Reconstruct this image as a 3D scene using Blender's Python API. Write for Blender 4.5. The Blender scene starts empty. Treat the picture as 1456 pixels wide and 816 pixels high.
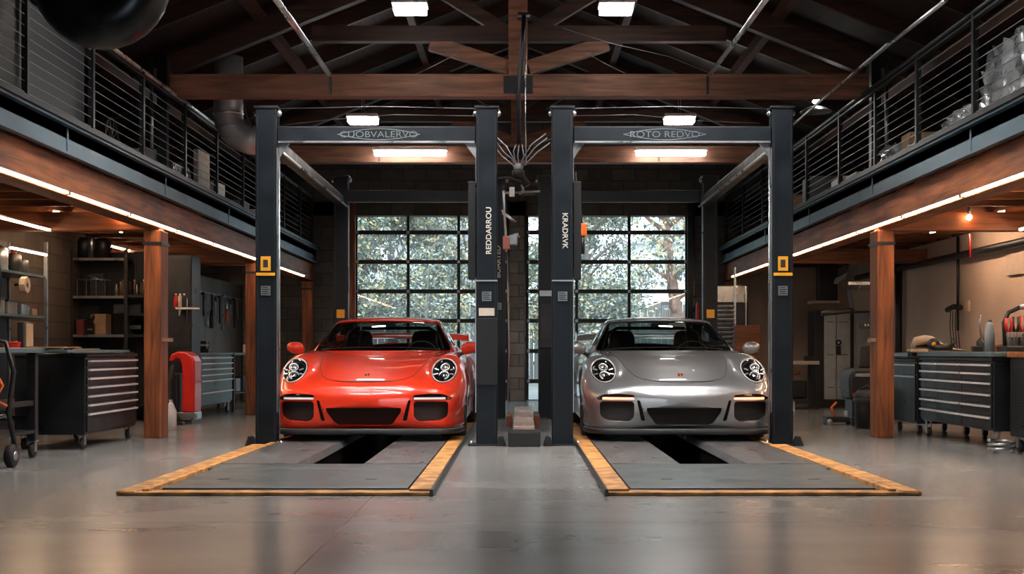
import bpy, bmesh, math, random
import numpy as np
from mathutils import Vector, Matrix
from mathutils.bvhtree import BVHTree
PI = math.pi
rnd = random.Random(7)
COL = bpy.context.scene.collection
# ------------------------------------------------------------------ materials
def new_mat(name):
    m = bpy.data.materials.new(name); m.use_nodes = True
    nt = m.node_tree; b = nt.nodes['Principled BSDF']
    return m, nt, b
def pbr(name, col, rough=.5, metal=0., coat=0., coat_rough=.05, var=0., scale=8., bump=0., bscale=60., stretch=(1,1,1), spec=.5, rvar=0.):
    m, nt, b = new_mat(name)
    b.inputs['Base Color'].default_value = (*col, 1); b.inputs['Roughness'].default_value = rough
    b.inputs['Metallic'].default_value = metal; b.inputs['Coat Weight'].default_value = coat
    b.inputs['Coat Roughness'].default_value = coat_rough; b.inputs['Specular IOR Level'].default_value = spec
    N, L = nt.nodes, nt.links
    if var or bump or rvar:
        tc = N.new('ShaderNodeTexCoord'); mp = N.new('ShaderNodeMapping'); L.new(tc.outputs['Object'], mp.inputs[0])
        mp.inputs['Scale'].default_value = stretch
    if var or rvar:
        n = N.new('ShaderNodeTexNoise'); n.inputs['Scale'].default_value = scale; n.inputs['Detail'].default_value = 6
        L.new(mp.outputs[0], n.inputs[0])
    if var:
        r = N.new('ShaderNodeValToRGB'); L.new(n.outputs['Fac'], r.inputs[0])
        r.color_ramp.elements[0].position = .3; r.color_ramp.elements[1].position = .7
        r.color_ramp.elements[0].color = (*[c*(1-var) for c in col], 1)
        r.color_ramp.elements[1].color = (*[min(1, c*(1+var)) for c in col], 1)
        L.new(r.outputs[0], b.inputs['Base Color'])
    if rvar:
        q = N.new('ShaderNodeMapRange'); L.new(n.outputs['Fac'], q.inputs[0])
        q.inputs['From Min'].default_value = .3; q.inputs['From Max'].default_value = .7
        q.inputs['To Min'].default_value = max(0, rough-rvar); q.inputs['To Max'].default_value = min(1, rough+rvar)
        L.new(q.outputs[0], b.inputs['Roughness'])
    if bump:
        n2 = N.new('ShaderNodeTexNoise'); n2.inputs['Scale'].default_value = bscale; n2.inputs['Detail'].default_value = 4
        L.new(mp.outputs[0], n2.inputs[0])
        bp = N.new('ShaderNodeBump'); bp.inputs['Strength'].default_value = bump; bp.inputs['Distance'].default_value = .01
        L.new(n2.outputs['Fac'], bp.inputs['Height']); L.new(bp.outputs[0], b.inputs['Normal'])
    return m
def emit(name, col, s):
    m, nt, b = new_mat(name)
    b.inputs['Base Color'].default_value = (.8, .8, .8, 1)
    b.inputs['Emission Color'].default_value = (*col, 1); b.inputs['Emission Strength'].default_value = s
    return m
def glass(name, tint=(.9, .93, .92), refl=.0, rough=.02, ior=1.45, dirt_haze=0.):
    m = bpy.data.materials.new(name); m.use_nodes = True; nt = m.node_tree; N, L = nt.nodes, nt.links
    N.clear(); out = N.new('ShaderNodeOutputMaterial'); mx = N.new('ShaderNodeMixShader')
    t = N.new('ShaderNodeBsdfTransparent'); t.inputs[0].default_value = (*tint, 1)
    g = N.new('ShaderNodeBsdfGlossy'); g.inputs['Roughness'].default_value = rough; g.inputs[0].default_value = (1, 1, 1, 1)
    lw = N.new('ShaderNodeLayerWeight'); lw.inputs[0].default_value = .5; pw = N.new('ShaderNodeMath'); pw.operation = 'POWER'; pw.inputs[1].default_value = 5; L.new(lw.outputs['Facing'], pw.inputs[0])
    f = N.new('ShaderNodeMath'); f.operation = 'MULTIPLY_ADD'; f.inputs[1].default_value = .95; f.inputs[2].default_value = .045; L.new(pw.outputs[0], f.inputs[0])
    L.new(f.outputs[0], mx.inputs[0]); L.new(t.outputs[0], mx.inputs[1]); L.new(g.outputs[0], mx.inputs[2])
    last = mx
    if dirt_haze:  # dirt film doubling as a milky haze that lowers contrast
        tc = N.new('ShaderNodeTexCoord'); n = N.new('ShaderNodeTexNoise'); n.inputs['Scale'].default_value = 3; n.inputs['Detail'].default_value = 5
        L.new(tc.outputs['Object'], n.inputs[0]); mu = N.new('ShaderNodeMath'); mu.operation = 'MULTIPLY'; mu.inputs[1].default_value = dirt_haze
        L.new(n.outputs['Fac'], mu.inputs[0]); d = N.new('ShaderNodeBsdfTranslucent'); d.inputs[0].default_value = (.8, .85, .85, 1)
        m2 = N.new('ShaderNodeMixShader'); L.new(mu.outputs[0], m2.inputs[0]); L.new(mx.outputs[0], m2.inputs[1]); L.new(d.outputs[0], m2.inputs[2]); last = m2
    L.new(last.outputs[0], out.inputs[0])
    return m
def wood(name, axis, dark=(.12, .034, .011), light=(.44, .135, .040), rough=.55):
    m, nt, b = new_mat(name); N, L = nt.nodes, nt.links
    tc = N.new('ShaderNodeTexCoord'); mp = N.new('ShaderNodeMapping'); L.new(tc.outputs['Object'], mp.inputs[0])
    s = [9., 9., 9.]; s[axis] = .7; mp.inputs['Scale'].default_value = s
    n = N.new('ShaderNodeTexNoise'); n.inputs['Scale'].default_value = 2.2; n.inputs['Detail'].default_value = 8; n.inputs['Distortion'].default_value = .6
    L.new(mp.outputs[0], n.inputs[0]); r = N.new('ShaderNodeValToRGB'); L.new(n.outputs['Fac'], r.inputs[0])
    r.color_ramp.elements[0].position = .32; r.color_ramp.elements[1].position = .72
    r.color_ramp.elements[0].color = (*dark, 1); r.color_ramp.elements[1].color = (*light, 1)
    # large stains
    n3 = N.new('ShaderNodeTexNoise'); n3.inputs['Scale'].default_value = 1.3; n3.inputs['Detail'].default_value = 3; L.new(tc.outputs['Object'], n3.inputs[0])
    r3 = N.new('ShaderNodeValToRGB'); L.new(n3.outputs['Fac'], r3.inputs[0]); r3.color_ramp.elements[0].position = .3; r3.color_ramp.elements[1].position = .65
    r3.color_ramp.elements[0].color = (.5, .5, .5, 1); r3.color_ramp.elements[1].color = (1, 1, 1, 1)
    mx = N.new('ShaderNodeMix'); mx.data_type = 'RGBA'; mx.blend_type = 'MULTIPLY'; mx.inputs[0].default_value = 1
    L.new(r.outputs[0], mx.inputs[6]); L.new(r3.outputs[0], mx.inputs[7]); L.new(mx.outputs[2], b.inputs['Base Color'])
    bp = N.new('ShaderNodeBump'); bp.inputs['Strength'].default_value = .35; bp.inputs['Distance'].default_value = .01
    L.new(n.outputs['Fac'], bp.inputs['Height']); L.new(bp.outputs[0], b.inputs['Normal'])
    b.inputs['Roughness'].default_value = rough
    return m
def block_wall(name, c1, c2, mortar, bw=.4, bh=.2, axis='x'):
    m, nt, b = new_mat(name); N, L = nt.nodes, nt.links
    tc = N.new('ShaderNodeTexCoord'); sp = N.new('ShaderNodeSeparateXYZ'); cb = N.new('ShaderNodeCombineXYZ')
    L.new(tc.outputs['Object'], sp.inputs[0]); L.new(sp.outputs[0 if axis == 'x' else 1], cb.inputs[0]); L.new(sp.outputs[2], cb.inputs[1])
    br = N.new('ShaderNodeTexBrick'); L.new(cb.outputs[0], br.inputs[0])
    br.inputs['Color1'].default_value = (*c1, 1); br.inputs['Color2'].default_value = (*c2, 1); br.inputs['Mortar'].default_value = (*mortar, 1)
    br.inputs['Scale'].default_value = 1; br.inputs['Brick Width'].default_value = bw; br.inputs['Row Height'].default_value = bh; br.inputs['Mortar Size'].default_value = .008
    n = N.new('ShaderNodeTexNoise'); n.inputs['Scale'].default_value = 5; n.inputs['Detail'].default_value = 8; L.new(tc.outputs['Object'], n.inputs[0])
    r = N.new('ShaderNodeMapRange'); L.new(n.outputs['Fac'], r.inputs[0]); r.inputs['To Min'].default_value = .55; r.inputs['To Max'].default_value = 1.35
    mx = N.new('ShaderNodeVectorMath'); mx.operation = 'SCALE'; L.new(br.outputs['Color'], mx.inputs[0]); L.new(r.outputs[0], mx.inputs['Scale'])
    L.new(mx.outputs[0], b.inputs['Base Color']); b.inputs['Roughness'].default_value = .85
    bp = N.new('ShaderNodeBump'); bp.inputs['Strength'].default_value = .6; bp.inputs['Distance'].default_value = .01
    iv = N.new('ShaderNodeMath'); iv.operation = 'SUBTRACT'; iv.inputs[0].default_value = 1; L.new(br.outputs['Fac'], iv.inputs[1])
    L.new(iv.outputs[0], bp.inputs['Height']); L.new(bp.outputs[0], b.inputs['Normal'])
    return m
M = {}
M['black'] = pbr('black_plastic', (.012, .012, .013), .45)
M['black_gloss'] = pbr('black_gloss', (.008, .008, .009), .12, coat=.5)
M['mesh_black'] = pbr('black_mesh', (.010, .010, .011), .6, bump=.5, bscale=300)
M['rubber'] = pbr('rubber', (.014, .014, .014), .75, bump=.2, bscale=80)
M['trim_black'] = pbr('trim_black', (.03, .034, .037), .42)
M['red_paint'] = pbr('red_paint', (.90, .045, .013), .35, coat=1., coat_rough=.03, spec=.4)
M['silver_paint'] = pbr('silver_paint', (.40, .42, .44), .36, metal=.7, coat=1., coat_rough=.04)
M['chrome'] = pbr('chrome', (.75, .76, .78), .12, metal=1)
M['alu'] = pbr('brushed_aluminium', (.55, .57, .6), .32, metal=1)
M['rim'] = pbr('dark_rim', (.05, .05, .055), .3, metal=.7)
M['seat'] = pbr('seat_leather', (.012, .012, .013), .5)
M['lift'] = pbr('lift_steel_blue_black', (.005, .0095, .0145), .42, metal=0., var=.35, scale=5, rvar=.08, spec=.28)
M['lift_dark'] = pbr('lift_inner_black', (.005, .007, .009), .45, var=.3, scale=6)
M['beam_steel'] = pbr('mezzanine_steel_slate', (.085, .135, .170), .40, metal=.3, var=.3, scale=2.5, rvar=.12)
M['dark_steel'] = pbr('dark_steel', (.03, .033, .036), .4, metal=.6, var=.3, scale=6)
M['galv'] = pbr('galvanised_steel', (.42, .45, .47), .32, metal=.9, var=.3, scale=4, bump=.15, bscale=5, rvar=.1)
M['duct_bright'] = pbr('bright_duct_sheet', (.55, .58, .60), .38, metal=.6, var=.2, scale=6, bump=.2, bscale=6)
M['wire'] = pbr('cable_wire', (.35, .36, .37), .35, metal=.9)
M['steel_tread'] = pbr('worn_tread_plate', (.11, .115, .12), .42, metal=.35, var=.45, scale=9, bump=.6, bscale=45, rvar=.15)
M['steel_plate'] = pbr('slate_cover_plate', (.075, .098, .108), .42, metal=.3, var=.22, scale=3, rvar=.1)
M['yellow'] = pbr('worn_yellow_paint', (.52, .25, .075), .6, var=.6, scale=9, bump=.2)
M['sticker_yellow'] = pbr('sticker_yellow', (.75, .36, .02), .5)
M['white'] = pbr('white_paint', (.75, .74, .72), .5)
M['paper'] = pbr('paper', (.62, .56, .48), .8, var=.15)
M['card'] = pbr('cardboard', (.30, .19, .11), .85, var=.2)
M['cream'] = pbr('cream_plastic', (.62, .50, .38), .45, var=.1)
M['chest'] = pbr('tool_chest_black', (.017, .02, .023), .35, metal=.3, var=.3, scale=4, rvar=.08)
M['chest_teal'] = pbr('tool_chest_slate', (.13, .175, .19), .38, metal=.45, var=.3, scale=5, rvar=.1)
M['bench'] = pbr('bench_top_steel', (.10, .145, .165), .4, metal=.4, var=.2, scale=4)
M['red'] = pbr('red_enamel', (.62, .018, .012), .35, coat=.4, var=.15)
M['orange'] = pbr('orange_plastic', (.85, .16, .02), .45)
M['blue_dark'] = pbr('dark_blue_fabric', (.02, .03, .05), .8, bump=.4, bscale=20)
M['plastic_wrap'] = pbr('plastic_wrap', (.15, .165, .175), .18, metal=.2, var=.5, scale=6, bump=1., bscale=9, coat=.6)
M['grey_box'] = pbr('grey_crate', (.22, .24, .25), .6, var=.25, scale=5)
M['glassware'] = pbr('amber_jar', (.16, .09, .05), .12, coat=.6)
M['locker'] = pbr('locker_grey_green', (.50, .56, .58), .38, metal=.5, var=.2, scale=3)
M['beige_wall'] = pbr('beige_plaster', (.60, .46, .365), .85, var=.10, scale=1.3, bump=.1, bscale=30)
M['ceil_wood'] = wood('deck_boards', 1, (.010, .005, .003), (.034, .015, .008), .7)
M['wood_x'] = wood('timber_along_x', 0); M['wood_y'] = wood('timber_along_y', 1); M['wood_z'] = wood('timber_upright', 2, (.13, .034, .010), (.50, .145, .040))
M['wood_pale'] = wood('pale_timber', 0, (.22, .12, .07), (.55, .36, .23)); M['plank'] = wood('pinkish_plank', 1, (.45, .33, .27), (.75, .60, .52))
M['wood_b'] = wood('truss_timber', 0, (.13, .052, .028), (.40, .175, .098)); M['wood_r'] = wood('shaded_roof_timber', 0, (.018, .007, .004), (.085, .030, .014))  # rafter timber is a darker copy, roof shade put into its colour
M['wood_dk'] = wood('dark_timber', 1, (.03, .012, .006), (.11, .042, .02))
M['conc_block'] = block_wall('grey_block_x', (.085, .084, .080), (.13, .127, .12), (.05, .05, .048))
M['pier_block_lit'] = block_wall('pier_block_lit', (.24, .24, .235), (.36, .36, .35), (.12, .12, .12)); M['conc_block_y'] = block_wall('grey_block_y', (.050, .038, .028), (.072, .054, .040), (.025, .02, .016), axis='y')  # pier blocks lightened, light from the windows put into their colour
M['glass'] = glass('door_glass', (.86, .92, .94), dirt_haze=.08)
M['car_glass'] = glass('car_glass', (.52, .58, .58), ior=1.5)
M['lens_glass'] = glass('lens_glass', (.92, .94, .95), ior=1.4)
M['led'] = emit('led_strip_glow', (1., .66, .40), 44); M['led_added'] = emit('added_strip_glow', (1., .66, .42), 90)
M['handle'] = pbr('bright_handle', (.72, .72, .70), .35, metal=.35)
M['tube'] = emit('fluorescent_glow', (1., .93, .86), 26); M['tube_mid'] = emit('rear_fluorescent_glow', (1., .93, .86), 24)
M['tube_hi'] = emit('unseen_fluorescent_glow', (1., .93, .88), 125)
M['bulb'] = emit('bulb_glow', (1., .50, .22), 60)
M['drl_white'] = emit('daytime_lamp_faint_glow', (1, .95, .9), .25)  # unlit lamp bar with a faint glow put into its material
M['drl_lit'] = emit('lamp_lit_orange', (1., .22, .07), 5)
M['drl_core'] = emit('lamp_lit_core', (1., .55, .35), 12)
M['ink'] = pbr('white_lettering', (.62, .60, .56), .5)
M['ink_grey'] = pbr('grey_lettering', (.20, .24, .26), .35, metal=.5)
M['ink_dark'] = pbr('dark_print', (.02, .02, .02), .5)
def floor_mat():
    m, nt, b = new_mat('polished_concrete'); N, L = nt.nodes, nt.links
    tc = N.new('ShaderNodeTexCoord'); mp = N.new('ShaderNodeMapping'); L.new(tc.outputs['Object'], mp.inputs[0]); mp.inputs['Scale'].default_value = (.8, 1.3, 1)
    n1 = N.new('ShaderNodeTexNoise'); n1.inputs['Scale'].default_value = .7; n1.inputs['Detail'].default_value = 5; n1.inputs['Roughness'].default_value = .55; L.new(mp.outputs[0], n1.inputs[0])
    r = N.new('ShaderNodeValToRGB'); L.new(n1.outputs['Fac'], r.inputs[0])
    r.color_ramp.elements[0].position = .12; r.color_ramp.elements[0].color = (.15, .16, .162, 1)
    r.color_ramp.elements[1].position = .88; r.color_ramp.elements[1].color = (.32, .315, .305, 1)
    n2 = N.new('ShaderNodeTexNoise'); n2.inputs['Scale'].default_value = 22; n2.inputs['Detail'].default_value = 4; L.new(mp.outputs[0], n2.inputs[0])
    mr = N.new('ShaderNodeMapRange'); L.new(n2.outputs['Fac'], mr.inputs[0]); mr.inputs['To Min'].default_value = .95; mr.inputs['To Max'].default_value = 1.05
    v = N.new('ShaderNodeVectorMath'); v.operation = 'SCALE'; L.new(r.outputs[0], v.inputs[0]); L.new(mr.outputs[0], v.inputs['Scale'])
    sp = N.new('ShaderNodeSeparateXYZ'); L.new(tc.outputs['Object'], sp.inputs[0])
    def line(ch, at, w):
        a = N.new('ShaderNodeMath'); a.operation = 'SUBTRACT'; L.new(sp.outputs[ch], a.inputs[0]); a.inputs[1].default_value = at
        c = N.new('ShaderNodeMath'); c.operation = 'ABSOLUTE'; L.new(a.outputs[0], c.inputs[0])
        d = N.new('ShaderNodeMath'); d.operation = 'LESS_THAN'; L.new(c.outputs[0], d.inputs[0]); d.inputs[1].default_value = w
        return d
    prev = None
    for ch, at, w in ((0, -.86, .0035), (1, 6.69, .006), (0, -4.6, .004), (0, 3.4, .003)):
        d = line(ch, at, w)
        if prev is None: prev = d
        else:
            mx = N.new('ShaderNodeMath'); mx.operation = 'MAXIMUM'; L.new(prev.outputs[0], mx.inputs[0]); L.new(d.outputs[0], mx.inputs[1]); prev = mx
    mix = N.new('ShaderNodeMix'); mix.data_type = 'RGBA'; L.new(prev.outputs[0], mix.inputs[0]); L.new(v.outputs[0], mix.inputs[6]); mix.inputs[7].default_value = (.03, .03, .03, 1)
    L.new(mix.outputs[2], b.inputs['Base Color'])
    n4 = N.new('ShaderNodeTexNoise'); n4.inputs['Scale'].default_value = 1.1; n4.inputs['Detail'].default_value = 2; L.new(mp.outputs[0], n4.inputs[0])
    rr = N.new('ShaderNodeMapRange'); L.new(n4.outputs['Fac'], rr.inputs[0]); rr.inputs['From Min'].default_value = .3; rr.inputs['From Max'].default_value = .7
    rr.inputs['To Min'].default_value = .21; rr.inputs['To Max'].default_value = .27; L.new(rr.outputs[0], b.inputs['Roughness'])
    b.inputs['Specular IOR Level'].default_value = .9
    bp = N.new('ShaderNodeBump'); bp.inputs['Strength'].default_value = .0; bp.inputs['Distance'].default_value = .01; L.new(n2.outputs['Fac'], bp.inputs['Height']); L.new(bp.outputs[0], b.inputs['Normal'])
    return m
M['floor'] = floor_mat()
# ------------------------------------------------------------------ geometry
class MB:
    """collects shapes into one mesh"""
    def __init__(s): s.v = []; s.f = []; s.mi = []; s.cur = 0; s.mats = []; s.sm = []
    def mat(s, m):
        if m not in s.mats: s.mats.append(m)
        s.cur = s.mats.index(m); return s
    def add(s, vs, fs, smooth=False):
        o = len(s.v); s.v += [tuple(p) for p in vs]
        for f in fs: s.f.append([i+o for i in f]); s.mi.append(s.cur); s.sm.append(smooth)
        return s
    def box(s, x0, x1, y0, y1, z0, z1):
        vs = [(x, y, z) for z in (z0, z1) for y in (y0, y1) for x in (x0, x1)]
        return s.add(vs, [(0, 2, 3, 1), (4, 5, 7, 6), (0, 1, 5, 4), (2, 6, 7, 3), (0, 4, 6, 2), (1, 3, 7, 5)])
    def cbox(s, cx, cy, cz, w, d, h): return s.box(cx-w/2, cx+w/2, cy-d/2, cy+d/2, cz-h/2, cz+h/2)
    def beam(s, p0, p1, w, h, up=(0, 0, 1)):
        a, b = Vector(p0), Vector(p1); d = (b-a).normalized(); u = Vector(up)
        sd = d.cross(u)
        if sd.length < 1e-4: sd = d.cross(Vector((1, 0, 0)))
        sd.normalize(); u = sd.cross(d)
        vs = [p + sd*(sx*w/2) + u*(sz*h/2) for p in (a, b) for sx, sz in ((-1, -1), (1, -1), (1, 1), (-1, 1))]
        return s.add(vs, [(0, 3, 2, 1), (4, 5, 6, 7), (0, 1, 5, 4), (1, 2, 6, 5), (2, 3, 7, 6), (3, 0, 4, 7)])
    def tube(s, pts, r, n=8, cap=True):
        pts = [Vector(p) for p in pts]; rs = r if isinstance(r, (list, tuple)) else [r]*len(pts)
        vs, fs = [], []; prev = None
        for i, p in enumerate(pts):
            d = (pts[min(i+1, len(pts)-1)] - pts[max(i-1, 0)]).normalized()
            if prev is None: a = d.orthogonal().normalized()
            else:
                a = prev - d*prev.dot(d)
                a = a.normalized() if a.length > 1e-5 else d.orthogonal().normalized()
            prev = a; b = d.cross(a)
            for k in range(n):
                t = 2*PI*k/n; vs.append(p + (a*math.cos(t) + b*math.sin(t))*rs[i])
        for i in range(len(pts)-1):
            for k in range(n): fs.append((i*n+k, i*n+(k+1) % n, (i+1)*n+(k+1) % n, (i+1)*n+k))
        s.add(vs, fs, True)
        if cap:
            o = len(s.v)-len(vs)
            s.f.append([o+k for k in reversed(range(n))]); s.mi.append(s.cur); s.sm.append(False)
            s.f.append([o+(len(pts)-1)*n+k for k in range(n)]); s.mi.append(s.cur); s.sm.append(False)
        return s
    def lathe(s, prof, c=(0, 0, 0), axis='z', n=24, smooth=True):
        """prof: (r,h) list"""
        vs, fs = [], []
        for r, h in prof:
            for k in range(n):
                t = 2*PI*k/n; a, b = r*math.cos(t), r*math.sin(t)
                p = {'z': (a, b, h), 'x': (h, a, b), 'y': (a, h, b)}[axis]
                vs.append((p[0]+c[0], p[1]+c[1], p[2]+c[2]))
        for i in range(len(prof)-1):
            for k in range(n):
                q = (i*n+k, i*n+(k+1) % n, (i+1)*n+(k+1) % n, (i+1)*n+k)
                fs.append(q if axis != 'y' else q[::-1])
        return s.add(vs, fs, smooth)
    def prism(s, poly, axis, a0, a1):
        """poly in the plane normal to axis; extruded from a0 to a1"""
        n = len(poly); vs = []
        for a in (a0, a1):
            for p, q in poly: vs.append({'x': (a, p, q), 'y': (p, a, q), 'z': (p, q, a)}[axis])
        return s.add(vs, [tuple(range(n))[::-1], tuple(range(n, 2*n))] + [(i, (i+1) % n, n+(i+1) % n, n+i) for i in range(n)])
    def sphere(s, c, r, seg=12, sc=(1, 1, 1)):
        prof = [(max(1e-4, math.sin(PI*i/seg)), -math.cos(PI*i/seg)) for i in range(seg+1)]
        vs, fs = [], []; n = seg*2
        for q, h in prof:
            for k in range(n):
                t = 2*PI*k/n; vs.append((c[0]+r*sc[0]*q*math.cos(t), c[1]+r*sc[1]*q*math.sin(t), c[2]+r*sc[2]*h))
        for i in range(seg):
            for k in range(n): fs.append((i*n+k, i*n+(k+1) % n, (i+1)*n+(k+1) % n, (i+1)*n+k))
        return s.add(vs, fs, True)
    def build(s, name, mat=None, parent=None, bevel=0., loc=None):
        me = bpy.data.meshes.new(name); me.from_pydata(s.v, [], s.f); me.validate()
        ms = s.mats if s.mats else [mat]
        for m in ms: me.materials.append(M[m] if isinstance(m, str) else m)
        if len(me.polygons) == len(s.f):
            me.polygons.foreach_set('material_index', s.mi); me.polygons.foreach_set('use_smooth', s.sm)
        bm = bmesh.new(); bm.from_mesh(me); bmesh.ops.recalc_face_normals(bm, faces=bm.faces); bm.to_mesh(me); bm.free()
        o = bpy.data.objects.new(name, me); COL.objects.link(o)
        if parent is not None: o.parent = parent
        if loc: o.location = loc
        if bevel:
            b = o.modifiers.new('bevel', 'BEVEL'); b.width = bevel; b.segments = 2; b.limit_method = 'ANGLE'; b.angle_limit = math.radians(50)
        return o
def tag(o, label=None, cat=None, group=None, kind=None):
    if label: o['label'] = label
    if cat: o['category'] = cat
    if group: o['group'] = group
    if kind: o['kind'] = kind
    return o
def thing(name, label, cat, loc=(0, 0, 0), rz=0, group=None):
    o = bpy.data.objects.new(name, None); COL.objects.link(o); o.location = loc; o.rotation_euler = (0, 0, rz); o.empty_display_size = .1
    return tag(o, label, cat, group)
def copy_tree(o, parent=None, swap=None):
    c = o.copy(); COL.objects.link(c)
    if parent is not None: c.parent = parent
    if swap and o.data is not None:
        c.data = o.data.copy()
        for i, m in enumerate(c.data.materials):
            if m in swap: c.data.materials[i] = swap[m]
    for ch in list(o.children):
        if ch is not c: copy_tree(ch, c, swap)
    return c
def dup(o, loc, rz=None, label=None, group=None):
    c = copy_tree(o); c.location = loc
    if rz is not None: c.rotation_euler = (0, 0, rz)
    if label: c['label'] = label
    if group: c['group'] = group
    return c
def struct(name, mb, mat=None, bevel=0.):
    return tag(mb.build(name, mat, None, bevel), kind='structure')
def text_mesh(name, body, size, mat, parent, loc, rot, ext=.002, sx=1., bold=0.):
    cu = bpy.data.curves.new(name, 'FONT'); cu.body = body; cu.size = size; cu.extrude = ext; cu.align_x = 'CENTER'; cu.align_y = 'CENTER'; cu.offset = bold
    t = bpy.data.objects.new(name, cu); COL.objects.link(t)
    dg = bpy.context.evaluated_depsgraph_get(); me = bpy.data.meshes.new_from_object(t.evaluated_get(dg))
    bpy.data.objects.remove(t); me.materials.clear(); me.materials.append(M[mat])
    o = bpy.data.objects.new(name, me); COL.objects.link(o)
    if parent is not None: o.parent = parent
    o.location = loc; o.rotation_euler = rot; o.scale = (sx, 1, 1)
    return o
F, CX, HY, CH = 1912., 738., 500., .85
def X(px, y): return (px-CX)/F*y
def Z(py, y): return CH + (HY-py)/F*y
# ------------------------------------------------------------------ the sports cars
def crv(xs, ys):
    """monotone-ish cubic through points"""
    xs = np.array(xs, float); ys = np.array(ys, float); h = np.diff(xs); d = np.diff(ys)/h
    m = np.zeros(len(xs)); m[0] = d[0]; m[-1] = d[-1]
    for i in range(1, len(xs)-1):
        if d[i-1]*d[i] > 0:
            w1 = 2*h[i]+h[i-1]; w2 = h[i]+2*h[i-1]; m[i] = (w1+w2)/(w1/d[i-1]+w2/d[i])
    def f(x):
        x = min(max(x, xs[0]), xs[-1]); i = min(int(np.searchsorted(xs, x, 'right'))-1, len(h)-1); t = (x-xs[i])/h[i]
        return float((2*t**3-3*t**2+1)*ys[i] + (t**3-2*t**2+t)*h[i]*m[i] + (-2*t**3+3*t**2)*ys[i+1] + (t**3-t**2)*h[i]*m[i+1])
    return f
def catmull(P, n):
    """centripetal catmull-rom through 2D points, n samples per span"""
    out = []; P = [np.array(p, float) for p in P]
    Q = [2*P[0]-P[1]] + P + [2*P[-1]-P[-2]]
    for i in range(1, len(Q)-2):
        p0, p1, p2, p3 = Q[i-1:i+3]
        def step(a, b): return max(1e-4, np.linalg.norm(b-a)**.5)
        t0 = 0; t1 = t0+step(p0, p1); t2 = t1+step(p1, p2); t3 = t2+step(p2, p3)
        for k in range(n):
            t = t1+(t2-t1)*k/n
            A1 = (t1-t)/(t1-t0)*p0+(t-t0)/(t1-t0)*p1; A2 = (t2-t)/(t2-t1)*p1+(t-t1)/(t2-t1)*p2; A3 = (t3-t)/(t3-t2)*p2+(t-t2)/(t3-t2)*p3
            B1 = (t2-t)/(t2-t0)*A1+(t-t0)/(t2-t0)*A2; B2 = (t3-t)/(t3-t1)*A2+(t-t1)/(t3-t1)*A3
            out.append((t2-t)/(t2-t1)*B1+(t-t1)/(t2-t1)*B2)
    out.append(P[-1]); return out
SY = [0, .02, .05, .10, .20, .35, .55, .75, 1.0, 1.3, 1.6, 2.2, 2.8, 3.4, 3.9, 4.2, 4.4, 4.5]
TR = dict(
 Az=[.49, .527, .550, .573, .604, .642, .690, .732, .775, .815, .845, .87, .885, .89, .86, .82, .76, .66],
 Bx=[.18, .26, .30, .31, .32, .33, .33, .33, .33, .33, .33, .33, .33, .33, .33, .32, .28, .18],
 Bz=[.49, .526, .548, .570, .600, .638, .687, .730, .774, .814, .845, .87, .885, .89, .858, .817, .757, .655],
 Cx=[.33, .42, .48, .51, .53, .54, .54, .54, .54, .54, .54, .54, .54, .54, .54, .50, .42, .32],
 Cz=[.48, .510, .530, .548, .580, .620, .682, .733, .780, .818, .848, .87, .885, .89, .852, .810, .750, .65],
 Dx=[.42, .52, .60, .66, .69, .70, .70, .70, .70, .71, .71, .72, .72, .72, .72, .68, .58, .44],
 Dz=[.465, .49, .505, .517, .548, .640, .762, .808, .832, .846, .858, .87, .88, .885, .84, .795, .735, .64],
 Ex=[.46, .57, .655, .725, .785, .815, .825, .828, .83, .83, .83, .83, .83, .855, .84, .79, .69, .53],
 Ez=[.44, .455, .468, .48, .50, .565, .680, .742, .782, .78, .775, .77, .78, .80, .765, .73, .68, .60],
 Fx=[.475, .60, .69, .76, .825, .87, .90, .915, .92, .90, .885, .88, .89, .925, .905, .86, .77, .6],
 Fz=[.40, .40, .40, .41, .42, .44, .50, .55, .60, .58, .56, .55, .58, .62, .60, .57, .54, .50],
 Gx=[.465, .595, .685, .755, .818, .858, .88, .895, .90, .88, .87, .87, .88, .905, .88, .83, .74, .58],
 Gz=[.33, .29, .27, .26, .25, .25, .26, .28, .30, .30, .28, .28, .28, .30, .32, .34, .36, .38],
 Hx=[.44, .565, .66, .73, .79, .835, .86, .875, .885, .87, .86, .86, .86, .88, .85, .80, .70, .54],
 Hz=[.29, .215, .172, .15, .14, .14, .14, .14, .14, .14, .14, .14, .14, .15, .18, .21, .25, .29])
FT = {k: crv(SY, v) for k, v in TR.items()}
def body_section(y, n=11):
    g = lambda k: FT[k](y)
    P = [(0, g('Az'))] + [(g(c+'x'), g(c+'z')) for c in 'BCDEFGH'] + [(0, g('Hz')-.005)]
    P = [(-P[1][0], P[1][1])] + P
    s = catmull(P, n)[n:]
    return s
def loft(rows):
    bm = bmesh.new(); V = [[bm.verts.new(p) for p in r] for r in rows]
    for i in range(len(V)-1):
        for j in range(len(V[0])-1):
            try: bm.faces.new((V[i][j], V[i+1][j], V[i+1][j+1], V[i][j+1]))
            except ValueError: pass
    for f in bm.faces: f.smooth = True
    return bm
def make_body_half():
    rows = []; nose = body_section(0)
    for s in (.004, .2, .4, .6, .75, .88, .95):
        rows.append([(x*s, -.034*(1-s*s), .40+(z-.40)*s) for x, z in nose])
    ys = [0, .004, .01, .018, .028, .04, .055, .07, .085, .10, .12, .14, .16, .18]
    y = .2
    while y < 1.4: ys.append(y); y += .02
    while y < 4.38: ys.append(y); y += .035
    ys += [4.40, 4.43, 4.46, 4.48, 4.5]
    for y in ys: rows.append([(x, y, z) for x, z in body_section(y)])
    tail = body_section(4.5)
    for s in (.8, .5, .2, .02): rows.append([(x*s, 4.5+.03*(1-s*s), .5+(z-.5)*s) for x, z in tail])
    return loft(rows)
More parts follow.
